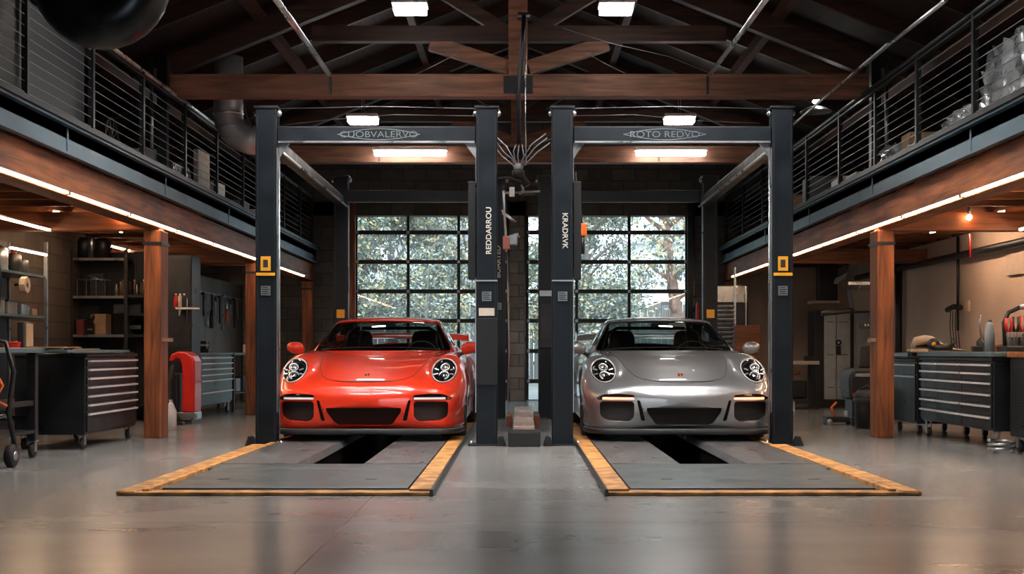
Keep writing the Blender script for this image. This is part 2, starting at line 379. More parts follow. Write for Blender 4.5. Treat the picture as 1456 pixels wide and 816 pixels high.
GZ = crv([1.25, 1.45, 1.6, 1.8, 2.0, 2.15, 2.35, 2.6, 2.9, 3.2, 3.5, 3.8, 4.1, 4.25], [.78, .87, .955, 1.06, 1.145, 1.19, 1.222, 1.235, 1.225, 1.17, 1.08, .975, .865, .80])
GR = crv([1.25, 1.6, 1.8, 2.0, 2.2, 2.6, 3.0, 3.5, 4.1, 4.25], [.70, .695, .655, .60, .565, .555, .54, .50, .42, .38])
GB = crv([1.25, 1.6, 2.0, 2.6, 3.1, 3.6, 4.1, 4.25], [.79, .80, .805, .80, .78, .71, .58, .50])
def top_z(x, y):
    k = max(0., min(1., (2.5-y)/.7)); s = .26*(x/.7)**2*k; xr = GR(y)
    return GZ(y-s) - .040*(x/max(xr, .3))**2*min(1, max(.2, (y-1.3)/.7))
def make_top_half():
    rows = []; y = 1.25
    while y <= 4.26:
        xr, xb = GR(y), GB(y); r = []
        for i in range(17):
            x = xr*i/16*.94; r.append((x, y, top_z(x, y)))
        z0 = top_z(xr*.94, y); zb = min(.78, z0-.03)
        P = [(xr*.88, top_z(xr*.88, y)), (xr*.94, z0), (xr*1.0, z0-.018), (xr+(xb-xr)*.30+.012, z0+(zb-z0)*.32), (xr+(xb-xr)*.68+.012, z0+(zb-z0)*.68), (xb, zb)]
        for p in catmull(P, 6)[7:]: r.append((p[0], y, p[1]))
        rows.append(r); y += .03
    return loft(rows)
def in_poly(p, poly):
    x, y = p; c = False; n = len(poly)
    for i in range(n):
        x1, y1 = poly[i]; x2, y2 = poly[(i+1) % n]
        if (y1 > y) != (y2 > y) and x < (x2-x1)*(y-y1)/(y2-y1)+x1: c = not c
    return c
def rounded(poly, r, n=4):
    out = []; N = len(poly)
    for i in range(N):
        p = np.array(poly[i], float); a = np.array(poly[i-1], float)-p; b = np.array(poly[(i+1) % N], float)-p
        rr = min(r, .45*np.linalg.norm(a), .45*np.linalg.norm(b))
        pa = p+a/np.linalg.norm(a)*rr; pb = p+b/np.linalg.norm(b)*rr
        for k in range(n+1):
            t = k/n; out.append(tuple((1-t)**2*pa+2*t*(1-t)*p+t*t*pb))
    return out
def ellipse(cx, cz, a, b, n=28, tilt=0.):
    return [(cx+a*math.cos(t)*math.cos(tilt)-b*math.sin(t)*math.sin(tilt), cz+a*math.cos(t)*math.sin(tilt)+b*math.sin(t)*math.cos(tilt)) for t in (2*PI*k/n for k in range(n))]
def cut(bm, poly, ax, filt, R=.06):
    """cuts the surface exactly along poly (projected along the third axis); returns the removed patch as a bmesh and the rim edges"""
    a, b = ax; lo = (min(p[0] for p in poly)-R, min(p[1] for p in poly)-R); hi = (max(p[0] for p in poly)+R, max(p[1] for p in poly)+R)
    cand = set()
    for f in bm.faces:
        c = f.calc_center_median()
        if lo[0] < c[a] < hi[0] and lo[1] < c[b] < hi[1] and filt(c, f.normal): cand.add(f)
    n = len(poly)
    for i in range(n):
        p, q = Vector(poly[i]), Vector(poly[(i+1) % n]); d = q-p; L = d.length
        if L < 1e-6: continue
        d /= L; sub = []
        for f in cand:
            c = f.calc_center_median(); w = Vector((c[a], c[b]))-p; t = w.dot(d)
            if -R < t < L+R and abs(w.x*d.y-w.y*d.x) < R: sub.append(f)
        if not sub: continue
        no = [0, 0, 0]; no[a] = d.y; no[b] = -d.x; co = [0, 0, 0]; co[a] = p.x; co[b] = p.y
        geom = set(sub)
        for f in sub: geom.update(f.edges); geom.update(f.verts)
        cand -= set(sub)
        res = bmesh.ops.bisect_plane(bm, geom=list(geom), dist=1e-5, plane_co=co, plane_no=no)
        for g in res['geom']:
            if isinstance(g, bmesh.types.BMFace): cand.add(g)
    ins = [f for f in cand if f.is_valid and in_poly([f.calc_center_median()[a], f.calc_center_median()[b]], poly)]
    pb = bmesh.new(); mp = {}
    for f in ins:
        vs = []
        for v in f.verts:
            if v not in mp: mp[v] = pb.verts.new(v.co)
            vs.append(mp[v])
        try: pb.faces.new(vs).smooth = True
        except ValueError: pass
    S = set(ins); rim = []
    for f in ins:
        for e in f.edges:
            if sum(1 for g in e.link_faces if g in S) == 1 and len(e.link_faces) == 2: rim.append(e)
    rim = list(set(rim)); bmesh.ops.delete(bm, geom=ins, context='FACES')
    return pb, [e for e in rim if e.is_valid]
def lip(bm, rim, vec):
    rim = [e for e in rim if e.is_valid and len(e.link_faces) == 1]
    r = bmesh.ops.extrude_edge_only(bm, edges=rim)
    vs = [g for g in r['geom'] if isinstance(g, bmesh.types.BMVert)]
    bmesh.ops.translate(bm, verts=vs, vec=vec)
    for g in r['geom']:
        if isinstance(g, bmesh.types.BMFace): g.smooth = False
    return vs
def finish(bm, name, mat, parent, mirror=True, shift=None, solid=0., push=0.):
    if push:
        bm.normal_update()
        for v, co in [(v, v.co + v.normal*push) for v in bm.verts]: v.co = co
    if shift: bmesh.ops.translate(bm, verts=bm.verts, vec=shift)
    if mirror:
        for v in bm.verts:
            if abs(v.co.x) < 2e-3: v.co.x = 0
        g = bm.verts[:]+bm.edges[:]+bm.faces[:]
        d = bmesh.ops.duplicate(bm, geom=g); nv = [q for q in d['geom'] if isinstance(q, bmesh.types.BMVert)]; nf = [q for q in d['geom'] if isinstance(q, bmesh.types.BMFace)]
        for v in nv: v.co.x = -v.co.x
        bmesh.ops.reverse_faces(bm, faces=nf)
        bmesh.ops.remove_doubles(bm, verts=[v for v in bm.verts if abs(v.co.x) < 1e-6], dist=1e-5)
    me = bpy.data.meshes.new(name); bm.to_mesh(me); me.materials.append(M[mat] if isinstance(mat, str) else mat)
    o = bpy.data.objects.new(name, me); COL.objects.link(o); o.parent = parent
    if solid:
        s = o.modifiers.new('thickness', 'SOLIDIFY'); s.thickness = solid; s.offset = 0
    return o
def flip_copy(bm):
    c = bm.copy()
    for v in c.verts: v.co.x = -v.co.x
    bmesh.ops.reverse_faces(c, faces=c.faces); return c
def ribbon_on(bvh, pts2, ax, start, direction, r, mb):
    """a thin seam laid along the surface under a 2-D polyline"""
    out = []; o = 3-ax[0]-ax[1]; rs = []
    for i, p in enumerate(pts2):
        s = [0, 0, 0]; s[ax[0]] = p[0]; s[ax[1]] = p[1]; s[o] = start; d = [0, 0, 0]; d[o] = direction
        h = bvh.ray_cast(Vector(s), Vector(d))
        if h[0] is not None: out.append(h[0]); rs.append(p[2] if len(p) > 2 else r)
    if len(out) > 1: mb.tube(out, rs, 6)
def poly_line(pts, n=8):
    return [tuple(p) for p in catmull(pts, n)]
def build_car():
    car = thing('sports_car', 'x', 'car')
    body = make_body_half(); top = make_top_half(); body.normal_update(); top.normal_update()
    bvh = BVHTree.FromBMesh(body); 
    front = lambda c, n: c.y < .85 and c.z > .13 and (n.y < -.12)
    body.normal_update()
    # make sure normals look outward
    tst = [f for f in body.faces if abs(f.calc_center_median().y-.02) < .03 and abs(f.calc_center_median().z-.4) < .05]
    if sum(f.normal.y for f in tst) > 0:
        bmesh.ops.reverse_faces(body, faces=body.faces[:]); body.normal_update()
    tt = [f for f in top.faces if abs(f.calc_center_median().y-2.6) < .1 and f.calc_center_median().x < .2]
    if sum(f.normal.z for f in tt) < 0: bmesh.ops.reverse_faces(top, faces=top.faces[:]); top.normal_update()
    # headlights
    hl, rim = cut(body, ellipse(.708, .674, .121, .117, 32), (0, 2), front); lip(body, rim, (0, .045, -.01))
    # lamp pods above the side intakes
    pod, rim = cut(body, rounded([(.445, .418), (.455, .455), (.60, .468), (.72, .462), (.800, .425), (.775, .405), (.73, .412)], .02), (0, 2), front); lip(body, rim, (0, .03, 0))
    # side intakes, slits, centre intake
    si, rim = cut(body, rounded([(.455, .398), (.765, .395), (.762, .262), (.70, .225), (.50, .212), (.455, .25)], .035), (0, 2), front); lip(body, rim, (0, .07, 0))
    sl, rim = cut(body, rounded([(.405, .408), (.432, .408), (.392, .222), (.352, .218)], .012), (0, 2), front); lip(body, rim, (0, .06, 0))
    ci, rim = cut(body, rounded([(-.345, .338), (.345, .338), (.338, .30), (.262, .192), (.22, .182), (-.22, .182), (-.262, .192), (-.338, .30)], .02), (0, 2), front)
    lip(body, [e for e in rim if max(abs(v.co.x) for v in e.verts) > 1e-5], (0, .08, 0))
    # wheel arches
    side = lambda c, n: n.x > .25 and c.x > .5
    wa, rim = cut(body, [(.98+.36*math.cos(t), .335+.36*math.sin(t)) for t in (2*PI*k/32 for k in range(32))], (1, 2), side); lip(body, rim, (-.20, 0, 0)); wa.free()
    wa, rim = cut(body, [(3.43+.375*math.cos(t), .345+.375*math.sin(t)) for t in (2*PI*k/32 for k in range(32))], (1, 2), side); lip(body, rim, (-.22, 0, 0)); wa.free()
    # open body under the cabin
    hole, rim = cut(body, rounded([(-.69, 1.72), (.69, 1.72), (.70, 3.0), (.50, 3.9), (-.50, 3.9), (-.70, 3.0)], .08), (0, 1), lambda c, n: n.z > .3 and c.z > .6); hole.free()
    finish(body, 'body_shell', 'red_paint', car)
    # cabin glass
    ws, rim = cut(top, rounded([(-.705, .862), (.705, .862), (.70, .90), (.545, 1.165), (.40, 1.178), (0, 1.184), (-.40, 1.178), (-.545, 1.165), (-.70, .90)], .03), (0, 2), lambda c, n: c.y < 2.35 and n.y < -.1)
    lip(top, [e for e in rim if max(abs(v.co.x) for v in e.verts) > 1e-5], (0, .008, -.008))
    sw, rim = cut(top, rounded([(1.86, .915), (2.18, 1.12), (2.35, 1.158), (2.6, 1.165), (2.95, 1.135), (3.28, 1.02), (3.38, .93), (3.3, .905)], .04), (1, 2), lambda c, n: n.x > .3); lip(top, rim, (-.012, 0, 0))
    rw, rim = cut(top, rounded([(-.48, 3.0), (.48, 3.0), (.44, 3.85), (-.44, 3.85)], .07), (0, 1), lambda c, n: n.z > .2)
    lip(top, [e for e in rim if max(abs(v.co.x) for v in e.verts) > 1e-5], (0, 0, -.012))
    inner = top.copy(); finish(inner, 'headliner', 'seat', car, push=-.014)
    for sg in (1, -1): MB().box(min(sg*.70, sg*.72), max(sg*.70, sg*.72), 1.8, 3.3, .3, .87).build('door_lining', 'seat', car)
    finish(top, 'cabin_roof', 'red_paint', car)
    finish(ws, 'windscreen', 'car_glass', car, shift=(0, .006, -.006))
    finish(rw, 'rear_window', 'car_glass', car, shift=(0, 0, -.01))
    sw2 = flip_copy(sw); finish(sw, 'side_window', 'car_glass', car, False, (-.01, 0, 0)); finish(sw2, 'side_window', 'car_glass', car, False, (.01, 0, 0))
    # black screen surround
    # intakes
    def panel(pbm, name, mat, sh, sub=None):
        q = flip_copy(pbm)
        a = finish(pbm, name, mat, car, False, sh); b = finish(q, name, mat, car, False, sh); return a, b
    panel(si, 'side_intake_grille', 'mesh_black', (0, .045, 0)); panel(sl, 'air_slit', 'mesh_black', (0, .04, 0))
    finish(ci, 'centre_intake_grille', 'mesh_black', car, True, (0, .05, 0))
    pods = panel(pod, 'lamp_pod', 'black_gloss', (0, .012, 0))
    # daytime lamp bar
    for sgn, pd in ((1, pods[0]), (-1, pods[1])):
        m = MB(); pts = []
        for k in range(13):
            x = .458+(.735-.458)*k/12; h = bvh.ray_cast(Vector((x, -1, .425)), Vector((0, 1, 0)))
            if h[0] is not None: pts.append((sgn*x, h[0].y-.002, .4235))
        for i in range(len(pts)-1):
            p, q = pts[i], pts[i+1]; m.beam(p, q, .022, .017)
        m.build('daytime_lamp', 'drl_white', pd)
    # headlights: bowl, rings, lenses under a clear cover
    hb = BVHTree.FromBMesh(hl)
    for sgn in (1, -1):
        h = hb.ray_cast(Vector((.708, -1, .672)), Vector((0, 1, 0)))[0]; cy = h.y
        root = bpy.data.objects.new('headlight', None); COL.objects.link(root); root.parent = car; root.location = (sgn*.708, cy, .672)
        root.rotation_euler = (math.radians(-38), 0, math.radians(-10*sgn) if sgn > 0 else math.radians(10))
        bw = hl.copy() if sgn > 0 else flip_copy(hl); bmesh.ops.translate(bw, verts=bw.verts, vec=(0, .043, -.008)); bmesh.ops.transform(bw, matrix=(Matrix.Translation(root.location) @ root.rotation_euler.to_matrix().to_4x4()).inverted(), verts=bw.verts); finish(bw, 'bowl', 'black_gloss', root, False)
        mw = (Matrix.Translation(root.location) @ root.rotation_euler.to_matrix().to_4x4()).inverted(); rg = []
        for px_, pz_ in ellipse(.708, .674, .112, .108, 40)+[(.82, .674)]:
            hh = hb.ray_cast(Vector((px_, -1, pz_)), Vector((0, 1, 0)))[0]
            if hh is not None: rg.append(mw @ Vector((sgn*hh.x, hh.y-.001, hh.z+.002)))
        MB().tube(rg, .0065, 8, False).build('chrome_ring', 'handle', root)
        m = MB(); m.mat('alu')
        for zc, r in ((.050, .046), (-.048, .052)):
            m.mat('alu').lathe([(r*.82, .03), (r, .012), (r*.86, .004), (r*.74, .014)], (0.004, 0, zc), 'y', 24)
            m.mat('chrome').lathe([(.001, .004), (r*.35, .006), (r*.6, .014), (r*.72, .028)], (0.004, 0, zc), 'y', 20)
        for a in (20, 160, 200, 340):
            t = math.radians(a); m.mat('alu').beam((.06*math.cos(t), .02, .06*math.sin(t)), (.102*math.cos(t), .014, .102*math.sin(t)), .012, .01)
        m.build('lamp_projector', None, root)
        c = hl.copy() if sgn > 0 else flip_copy(hl)
        mat_inv = (Matrix.Translation(root.location) @ root.rotation_euler.to_matrix().to_4x4()).inverted()
        bmesh.ops.transform(c, matrix=mat_inv, verts=c.verts); g = finish(c, 'cover_lens', 'lens_glass', root, False)
    hl.free()
    # bonnet seam, bumper seams
    m = MB()
    seam = poly_line([(.60, 1.52), (.535, 1.1), (.50, .75), (.455, .48), (.40, .27), (.34, .16)])
    side_pts = []
    for p in seam:
        h = bvh.ray_cast(Vector((p[0], p[1], 2)), Vector((0, 0, -1)))
        if h[0] is not None: side_pts.append(h[0])
    m.tube(side_pts, .0030, 6); m.tube([(-p.x, p.y, p.z) for p in side_pts], .0030, 6)
    fr = []; frr = []
    for k in range(33):
        t = -1+2*k/32; x = .34*t; z = .572+.016*abs(t)**5*1.6
        h = bvh.ray_cast(Vector((abs(x)+1e-4, -1, z)), Vector((0, 1, 0)))
        if h[0] is not None: fr.append(Vector((x, h[0].y, h[0].z))); frr.append(.0035+.0055*(1-t*t))
    m.tube(fr, frr, 8)
    m.build('bonnet_seam', 'black', car)
    # badge
    h = bvh.ray_cast(Vector((0, -1, .628)), Vector((0, 1, 0)))[0]
    bz = bpy.data.objects.new('badge', None); COL.objects.link(bz); bz.parent = car; bz.location = h + Vector((0, -.003, .003)); bz.rotation_euler = (math.radians(-58), 0, 0)
    sh = [(-.024, .028), (.024, .028), (.026, .0), (.018, -.022), (0, -.034), (-.018, -.022), (-.026, 0)]
    MB().prism([(x, z) for x, z in sh], 'y', -.003, .004).build('badge_shield', pbr('badge_gold', (.65, .42, .12), .3, metal=.9), bz)
    m = MB().mat('red'); 
    m.box(-.022, -.008, -.005, -.003, .004, .024); m.box(.008, .022, -.005, -.003, -.018, 0); m.mat('black'); m.box(.008, .022, -.005, -.003, .004, .024); m.box(-.022, -.008, -.005, -.003, -.018, 0)
    m.build('badge_enamel', None, bz)
    # front splitter
    prof = []
    for y in (-.02, 0, .03, .08, .18, .35, .55):
        prof.append((y, FT['Hx'](max(y, 0))+.035 if y >= 0 else FT['Hx'](0)-.03))
    pts = [(-x, y) for y, x in reversed(prof)] + [(x, y) for y, x in prof]
    xs = crv([p[0] for p in prof][0:], [p[1] for p in prof])
    edge = []
    fine = [-.02, -.012, 0, .01, .02, .035, .05, .08, .12, .18, .25, .35, .45, .60]
    H = [(xs(y), y-.03) for y in fine]
    edge = [(-x, y) for x, y in reversed(H)] + H
    m = MB(); n = len(edge); vs = []
    ctr = [(e[0]*.90, e[1]+.06) for e in edge]
    rings = []
    for (e, c) in zip(edge, ctr): rings.append([(c[0], c[1], .150), (e[0]*.995, e[1]+.004, .146), (e[0], e[1], .138), (e[0]*1.004, e[1]-.004, .105), (e[0]*.997, e[1]+.002, .096), (c[0], c[1], .090)])
    vs = [p for r in rings for p in r]; fs = []
    for i in range(n-1):
        for j in range(5): fs.append((i*6+j, (i+1)*6+j, (i+1)*6+j+1, i*6+j+1))
    m.add(vs, fs, True); m.build('front_splitter', 'trim_black', car)
    # underbody tray
    m = MB(); m.box(-.78, .78, .12, .62, .125, .14); m.box(-.62, .62, .6, 1.4, .125, .14); m.box(-.82, .82, 1.4, 3.0, .125, .15); m.box(-.6, .6, 3.0, 4.3, .16, .2); m.build('underbody', 'black', car)
    # wheels
    def wheel(x, y, r, w, sgn):
        root = bpy.data.objects.new('wheel', None); COL.objects.link(root); root.parent = car; root.location = (x, y, r)
        m = MB(); m.lathe([(r-.075, -w/2+.01), (r-.03, -w/2), (r-.008, -w/2+.012), (r, -w/2+.04), (r, w/2-.04), (r-.008, w/2-.012), (r-.03, w/2), (r-.075, w/2-.01), (r-.075, -w/2+.01)], axis='x', n=40); m.build('tyre', 'rubber', root)
        m = MB(); o = sgn*w/2
        m.lathe([(r-.07, o*.9), (r-.085, o*.85), (r-.10, o*.3), (r-.10, -o*.9)], axis='x', n=32)
        for k in range(10):
            t = 2*PI*k/10; c, s_ = math.cos(t), math.sin(t)
            m.beam((o*.75, .04*c, .04*s_), (o*.82, (r-.085)*c, (r-.085)*s_), .02, .026, up=(1, 0, 0))
        m.lathe([(.001, o*.86), (.035, o*.84), (.05, o*.7)], axis='x', n=16); m.build('rim', 'rim', root)
        m = MB(); m.lathe([(.001, o*.1), (.16, o*.1), (.16, o*.0), (.001, 0)], axis='x', n=24); m.build('brake_disc', 'alu', root)
    for sgn in (1, -1):
        wheel(sgn*.775, .98, .33, .235, sgn); wheel(sgn*.765, 3.43, .345, .29, sgn)
    # mirrors
    for sgn in (1, -1):
        root = bpy.data.objects.new('door_mirror', None); COL.objects.link(root); root.parent = car
        rows = []
        for k in range(13):
            t = -1+2*k/12; q = math.sqrt(max(0.0, 1-abs(t)**2.6)); cx = .905+.095*t
            row = []
            for j in range(16):
                a = 2*PI*j/16; row.append((sgn*cx, 1.72+(.055+.02*t)*q*math.sin(a)+.05*(1-t)*-.2, .890+.010*t+(.062-.008*t)*q*math.cos(a)))
            row.append(row[0]); rows.append(row)
        b = loft(rows); bmesh.ops.remove_doubles(b, verts=b.verts, dist=1e-4); bmesh.ops.recalc_face_normals(b, faces=b.faces); finish(b, 'mirror_housing', 'red_paint', root, False)
        m = MB(); m.tube([(sgn*.74, 1.80, .80), (sgn*.80, 1.77, .825), (sgn*.86, 1.74, .850)], [.035, .022, .020], 10)
        m.build('mirror_arm', 'trim_black', root)
        m = MB(); m.add([(sgn*(.905+.08*math.cos(t)), 1.783, .892+.048*math.sin(t)) for t in (2*PI*k/20 for k in range(20))], [tuple(range(20))]); m.build('mirror_glass', 'chrome', root)
    # rear wing
    wing = bpy.data.objects.new('rear_wing', None); COL.objects.link(wing); wing.parent = car
    af = [(-.13, .0), (-.09, .022), (0, .032), (.08, .022), (.14, .012), (.08, .006), (0, -.004), (-.09, -.012)]
    rows = []
    for x in np.linspace(-.80, .80, 25):
        zz = 1.04-.03*abs(x/.8)**4; rows.append([(x, 4.22+p, zz+q+.25*p) for p, q in af]+[(x, 4.22+af[0][0], zz+af[0][1]+.25*af[0][0])])
    b = loft(rows); bmesh.ops.recalc_face_normals(b, faces=b.faces); finish(b, 'wing_blade', 'red_paint', wing, False)
    m = MB()
    for sg in (1, -1):
        MB().prism([(4.05, 1.06), (4.40, 1.10), (4.41, 1.0), (4.36, .98), (4.12, .98)], 'x', sg*.80-.006, sg*.80+.006).build('end_plate', 'red_paint', wing)
        MB().prism([(4.12, 1.02), (4.27, 1.06), (4.30, .78), (4.10, .80)], 'x', sg*.45-.012, sg*.45+.012).build('wing_support', 'trim_black', wing)
    # interior
    m = MB(); m.box(-.66, .66, 1.75, 3.3, .20, .26); m.build('cabin_floor', 'black', car)
    rows = []
    for x in np.linspace(-.68, .68, 21):
        e = 1-abs(x/.68)**6; hump = .03*math.exp(-((x-.36)/.18)**2)
        rows.append([(x, 1.62, .80), (x, 1.74, .835), (x, 1.86, .85+hump), (x, 1.98, .84+hump), (x, 2.06, .78), (x, 2.05, .62), (x, 2.0, .45)])
    b = loft(rows); bmesh.ops.recalc_face_normals(b, faces=b.faces); finish(b, 'dashboard', 'seat', car, False)
    m = MB(); c = Vector((.36, 2.20, .80)); pts = []
    for k in range(33):
        t = 2*PI*k/32; pts.append(c + Vector((.175*math.cos(t), .175*math.sin(t)*.38, .175*math.sin(t)*.92)))
    m.tube(pts, .014, 8, False)
    for a in (0, PI, -PI/2): m.beam(c, c+Vector((.17*math.cos(a), .17*math.sin(a)*.38, .17*math.sin(a)*.92)), .03, .015)
    m.tube([c, c+Vector((0, -.18, -.06))], .03, 8); m.build('steering_wheel', 'black', car)
    for sgn in (1, -1):
        root = bpy.data.objects.new('seat', None); COL.objects.link(root); root.parent = car; root.location = (sgn*.36, 2.55, .20)
        rows = []
        for z, w, y, th in ((.14, .22, .05, .07), (.25, .26, .08, .07), (.42, .27, .13, .07), (.56, .25, .17, .06), (.66, .19, .20, .055), (.74, .145, .22, .05), (.82, .14, .24, .05), (.87, .115, .245, .04), (.885, .06, .245, .02), (.887, .005, .245, .005)):
            row = []
            for j in range(20):
                a = 2*PI*j/20; ca, sa = math.cos(a), math.sin(a)
                row.append((w*math.copysign(abs(ca)**.7, ca), y+th*math.copysign(abs(sa)**.8, sa)-.05*abs(ca)**4, z))
            row.append(row[0]); rows.append(row)
        b = loft(rows); bmesh.ops.remove_doubles(b, verts=b.verts, dist=1e-4); bmesh.ops.recalc_face_normals(b, faces=b.faces); finish(b, 'seat_back', 'seat', root, False)
        MB().box(-.26, .26, -.42, .10, .0, .16).build('seat_cushion', 'seat', root, .04)
        MB().tube([(-.12*1, .2, .75), (.12, .2, .75)], .01, 6).build('headrest_badge', 'black', root)
    m = MB()   # roll hoop
    hoop = [(-.56, 2.95, .35), (-.56, 2.93, .85), (-.50, 2.90, 1.06), (-.40, 2.89, 1.115), (.40, 2.89, 1.115), (.50, 2.90, 1.06), (.56, 2.93, .85), (.56, 2.95, .35)]
    m.tube(hoop, .02, 8); m.tube([(-.5, 2.9, 1.06), (.5, 2.95, .5)], .016, 8); m.tube([(-.42, 2.9, 1.1), (-.45, 3.5, .85)], .016, 8); m.tube([(.42, 2.9, 1.1), (.45, 3.5, .85)], .016, 8)
    m.build('roll_hoop', 'black', car)
    m = MB(); m.prism(rounded([(-.10, 1.115), (.10, 1.115), (.09, 1.155), (-.09, 1.155)], .015), 'y', 2.13, 2.15); m.tube([(0, 2.14, 1.14), (0, 2.16, 1.175)], .01, 6); m.build('interior_mirror', 'black', car)
    m = MB()
    for x0, x1 in ((-.62, .02), (-.02, .60)):
        pts = []
        for k in range(9):
            x = x0+(x1-x0)*k/8; yy = 1.475+.25*(x/.7)**2; pts.append((x, yy, top_z(abs(x), yy)+.012))
        m.tube(pts, .005, 6)
    m.build('wiper', 'black', car)
    return car
# ------------------------------------------------------------------ the building
YB = 23.2           # back wall
XW = 5.5            # side walls
PITS = ((-1.62, -1.14), (1.18, 1.66))
DOORS = ((-2.82, -.21), (.14, 2.90))     # daylight openings of the two glazed doors
# floor with the two pits left open
m = MB(); y0, y1 = -3., YB
xs = [-XW-.2, PITS[0][0], PITS[0][1], PITS[1][0], PITS[1][1], XW+.2]; PY0, PY1 = 9.88, 17.0
def quad(m, x0, x1, ya, yb, z): m.add([(x0, ya, z), (x1, ya, z), (x1, yb, z), (x0, yb, z)], [(0, 1, 2, 3)])
for i in range(5):
    if i in (1, 3): quad(m, xs[i], xs[i+1], y0, PY0, 0); quad(m, xs[i], xs[i+1], PY1, y1, 0)
    else: quad(m, xs[i], xs[i+1], y0, y1, 0)
struct('floor', m, 'floor')
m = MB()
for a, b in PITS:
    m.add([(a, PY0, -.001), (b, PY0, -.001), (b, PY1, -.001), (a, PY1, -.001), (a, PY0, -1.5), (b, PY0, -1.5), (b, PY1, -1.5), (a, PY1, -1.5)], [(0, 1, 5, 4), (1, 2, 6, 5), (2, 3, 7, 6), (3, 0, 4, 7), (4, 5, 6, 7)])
struct('floor_pit_lining', m, pbr('pit_lining_shade', (.004, .004, .004), .9, spec=.1))  # near-black lining, the shade of the pit put into its colour
# walls
m = MB(); T = .3
def wx(x0, x1, z0, z1): m.box(x0, x1, YB, YB+T, z0, z1)
DT = 3.44
wx(-XW-.3, DOORS[0][0], 0, DT); wx(DOORS[1][1], XW+.3, 0, DT); wx(-XW-.3, XW+.3, DT, 3.2)
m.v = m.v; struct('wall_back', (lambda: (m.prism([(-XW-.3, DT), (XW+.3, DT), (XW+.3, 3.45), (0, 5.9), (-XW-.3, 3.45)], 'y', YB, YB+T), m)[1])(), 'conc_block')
struct('wall_middle', MB().box(DOORS[0][1], DOORS[1][0], YB, YB+T, 0, DT), 'pier_block_lit')
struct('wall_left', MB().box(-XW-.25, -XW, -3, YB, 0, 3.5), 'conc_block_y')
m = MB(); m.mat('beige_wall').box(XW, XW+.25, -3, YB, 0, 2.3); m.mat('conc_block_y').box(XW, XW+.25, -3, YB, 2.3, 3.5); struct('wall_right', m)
m = MB().mat('beige_wall').box(3.62, XW, YB-.06, YB-.002, 0, 2.3); tag(m.build('wall_back_panelling'), kind='structure')
# front of the building: gable wall behind the camera, its opening added for cool frontal fill
m = MB(); m.box(-XW-.25, -1.5, -3.3, -3, 0, 5.9); m.box(1.5, XW+.25, -3.3, -3, 0, 5.9); m.box(-1.5, 1.5, -3.3, -3, 2.2, 5.9); struct('wall_front', m, 'conc_block')
# roof
RS = .40; RZ = 5.55
def roof(x): return RZ-RS*abs(x)
m = MB()
for s in (-1, 1): m.prism([(0, RZ+.06), (s*(XW+.3), roof(XW+.3)+.06), (s*(XW+.3), roof(XW+.3)+.2), (0, RZ+.2)], 'y', -3.3, YB+.35)
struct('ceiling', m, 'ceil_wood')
n = 0
for y in [1+1.22*k for k in range(18)]:
    for s in (-1, 1):
        n += 1
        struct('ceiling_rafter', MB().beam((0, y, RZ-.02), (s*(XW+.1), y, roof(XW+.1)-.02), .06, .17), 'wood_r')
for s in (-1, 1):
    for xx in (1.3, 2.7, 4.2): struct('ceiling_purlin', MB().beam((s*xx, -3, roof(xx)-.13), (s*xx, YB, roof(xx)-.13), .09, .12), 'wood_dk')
# trusses
def truss(y, label):
    t = thing('roof_truss', label, 'roof truss', (0, y, 0), group='timber roof trusses')
    MB().box(-3.62, 3.62, -.09, .09, 3.49, 3.725).build('tie_beam', 'wood_b', t, .006)
    MB().box(-.11, .09, -.08, .08, 3.725, 5.35).build('king_post', 'wood_b', t, .004)
    MB().box(-2.15, -.11, -.06, .06, 4.07, 4.23).build('collar_beam', 'wood_r', t); MB().box(.09, 2.15, -.06, .06, 4.07, 4.23).build('collar_beam', 'wood_r', t)
    for s in (-1, 1):
        MB().beam((s*.10, 0, 3.80), (s*.92, 0, 4.06), .10, .15).build('lower_brace', 'wood_b', t)
        MB().beam((s*.10, 0, 4.16), (s*1.15, 0, 4.80), .10, .13).build('upper_brace', 'wood_r', t)
        MB().beam((s*.05, 0, RZ-.3), (s*3.62, 0, roof(3.62)-.28), .12, .2).build('top_chord', 'wood_r', t)
    MB().box(-.16, .14, -.10, -.085, 3.52, 3.70).build('steel_plate', 'dark_steel', t)
    for s in (-1, 1): MB().box(s*1.95-.012, s*1.95+.012, -.10, -.09, 3.51, 3.70).build('bolt_strap', 'dark_steel', t)
    return t
truss(14.0, 'big lit timber roof truss nearest the camera, tie beam in front of the lifts')
truss(18.85, 'farther timber roof truss, its tie beam behind the two hanging fluorescent lights')
t = truss(9.0, 'timber roof truss above the foreground, just over the top of the photo')
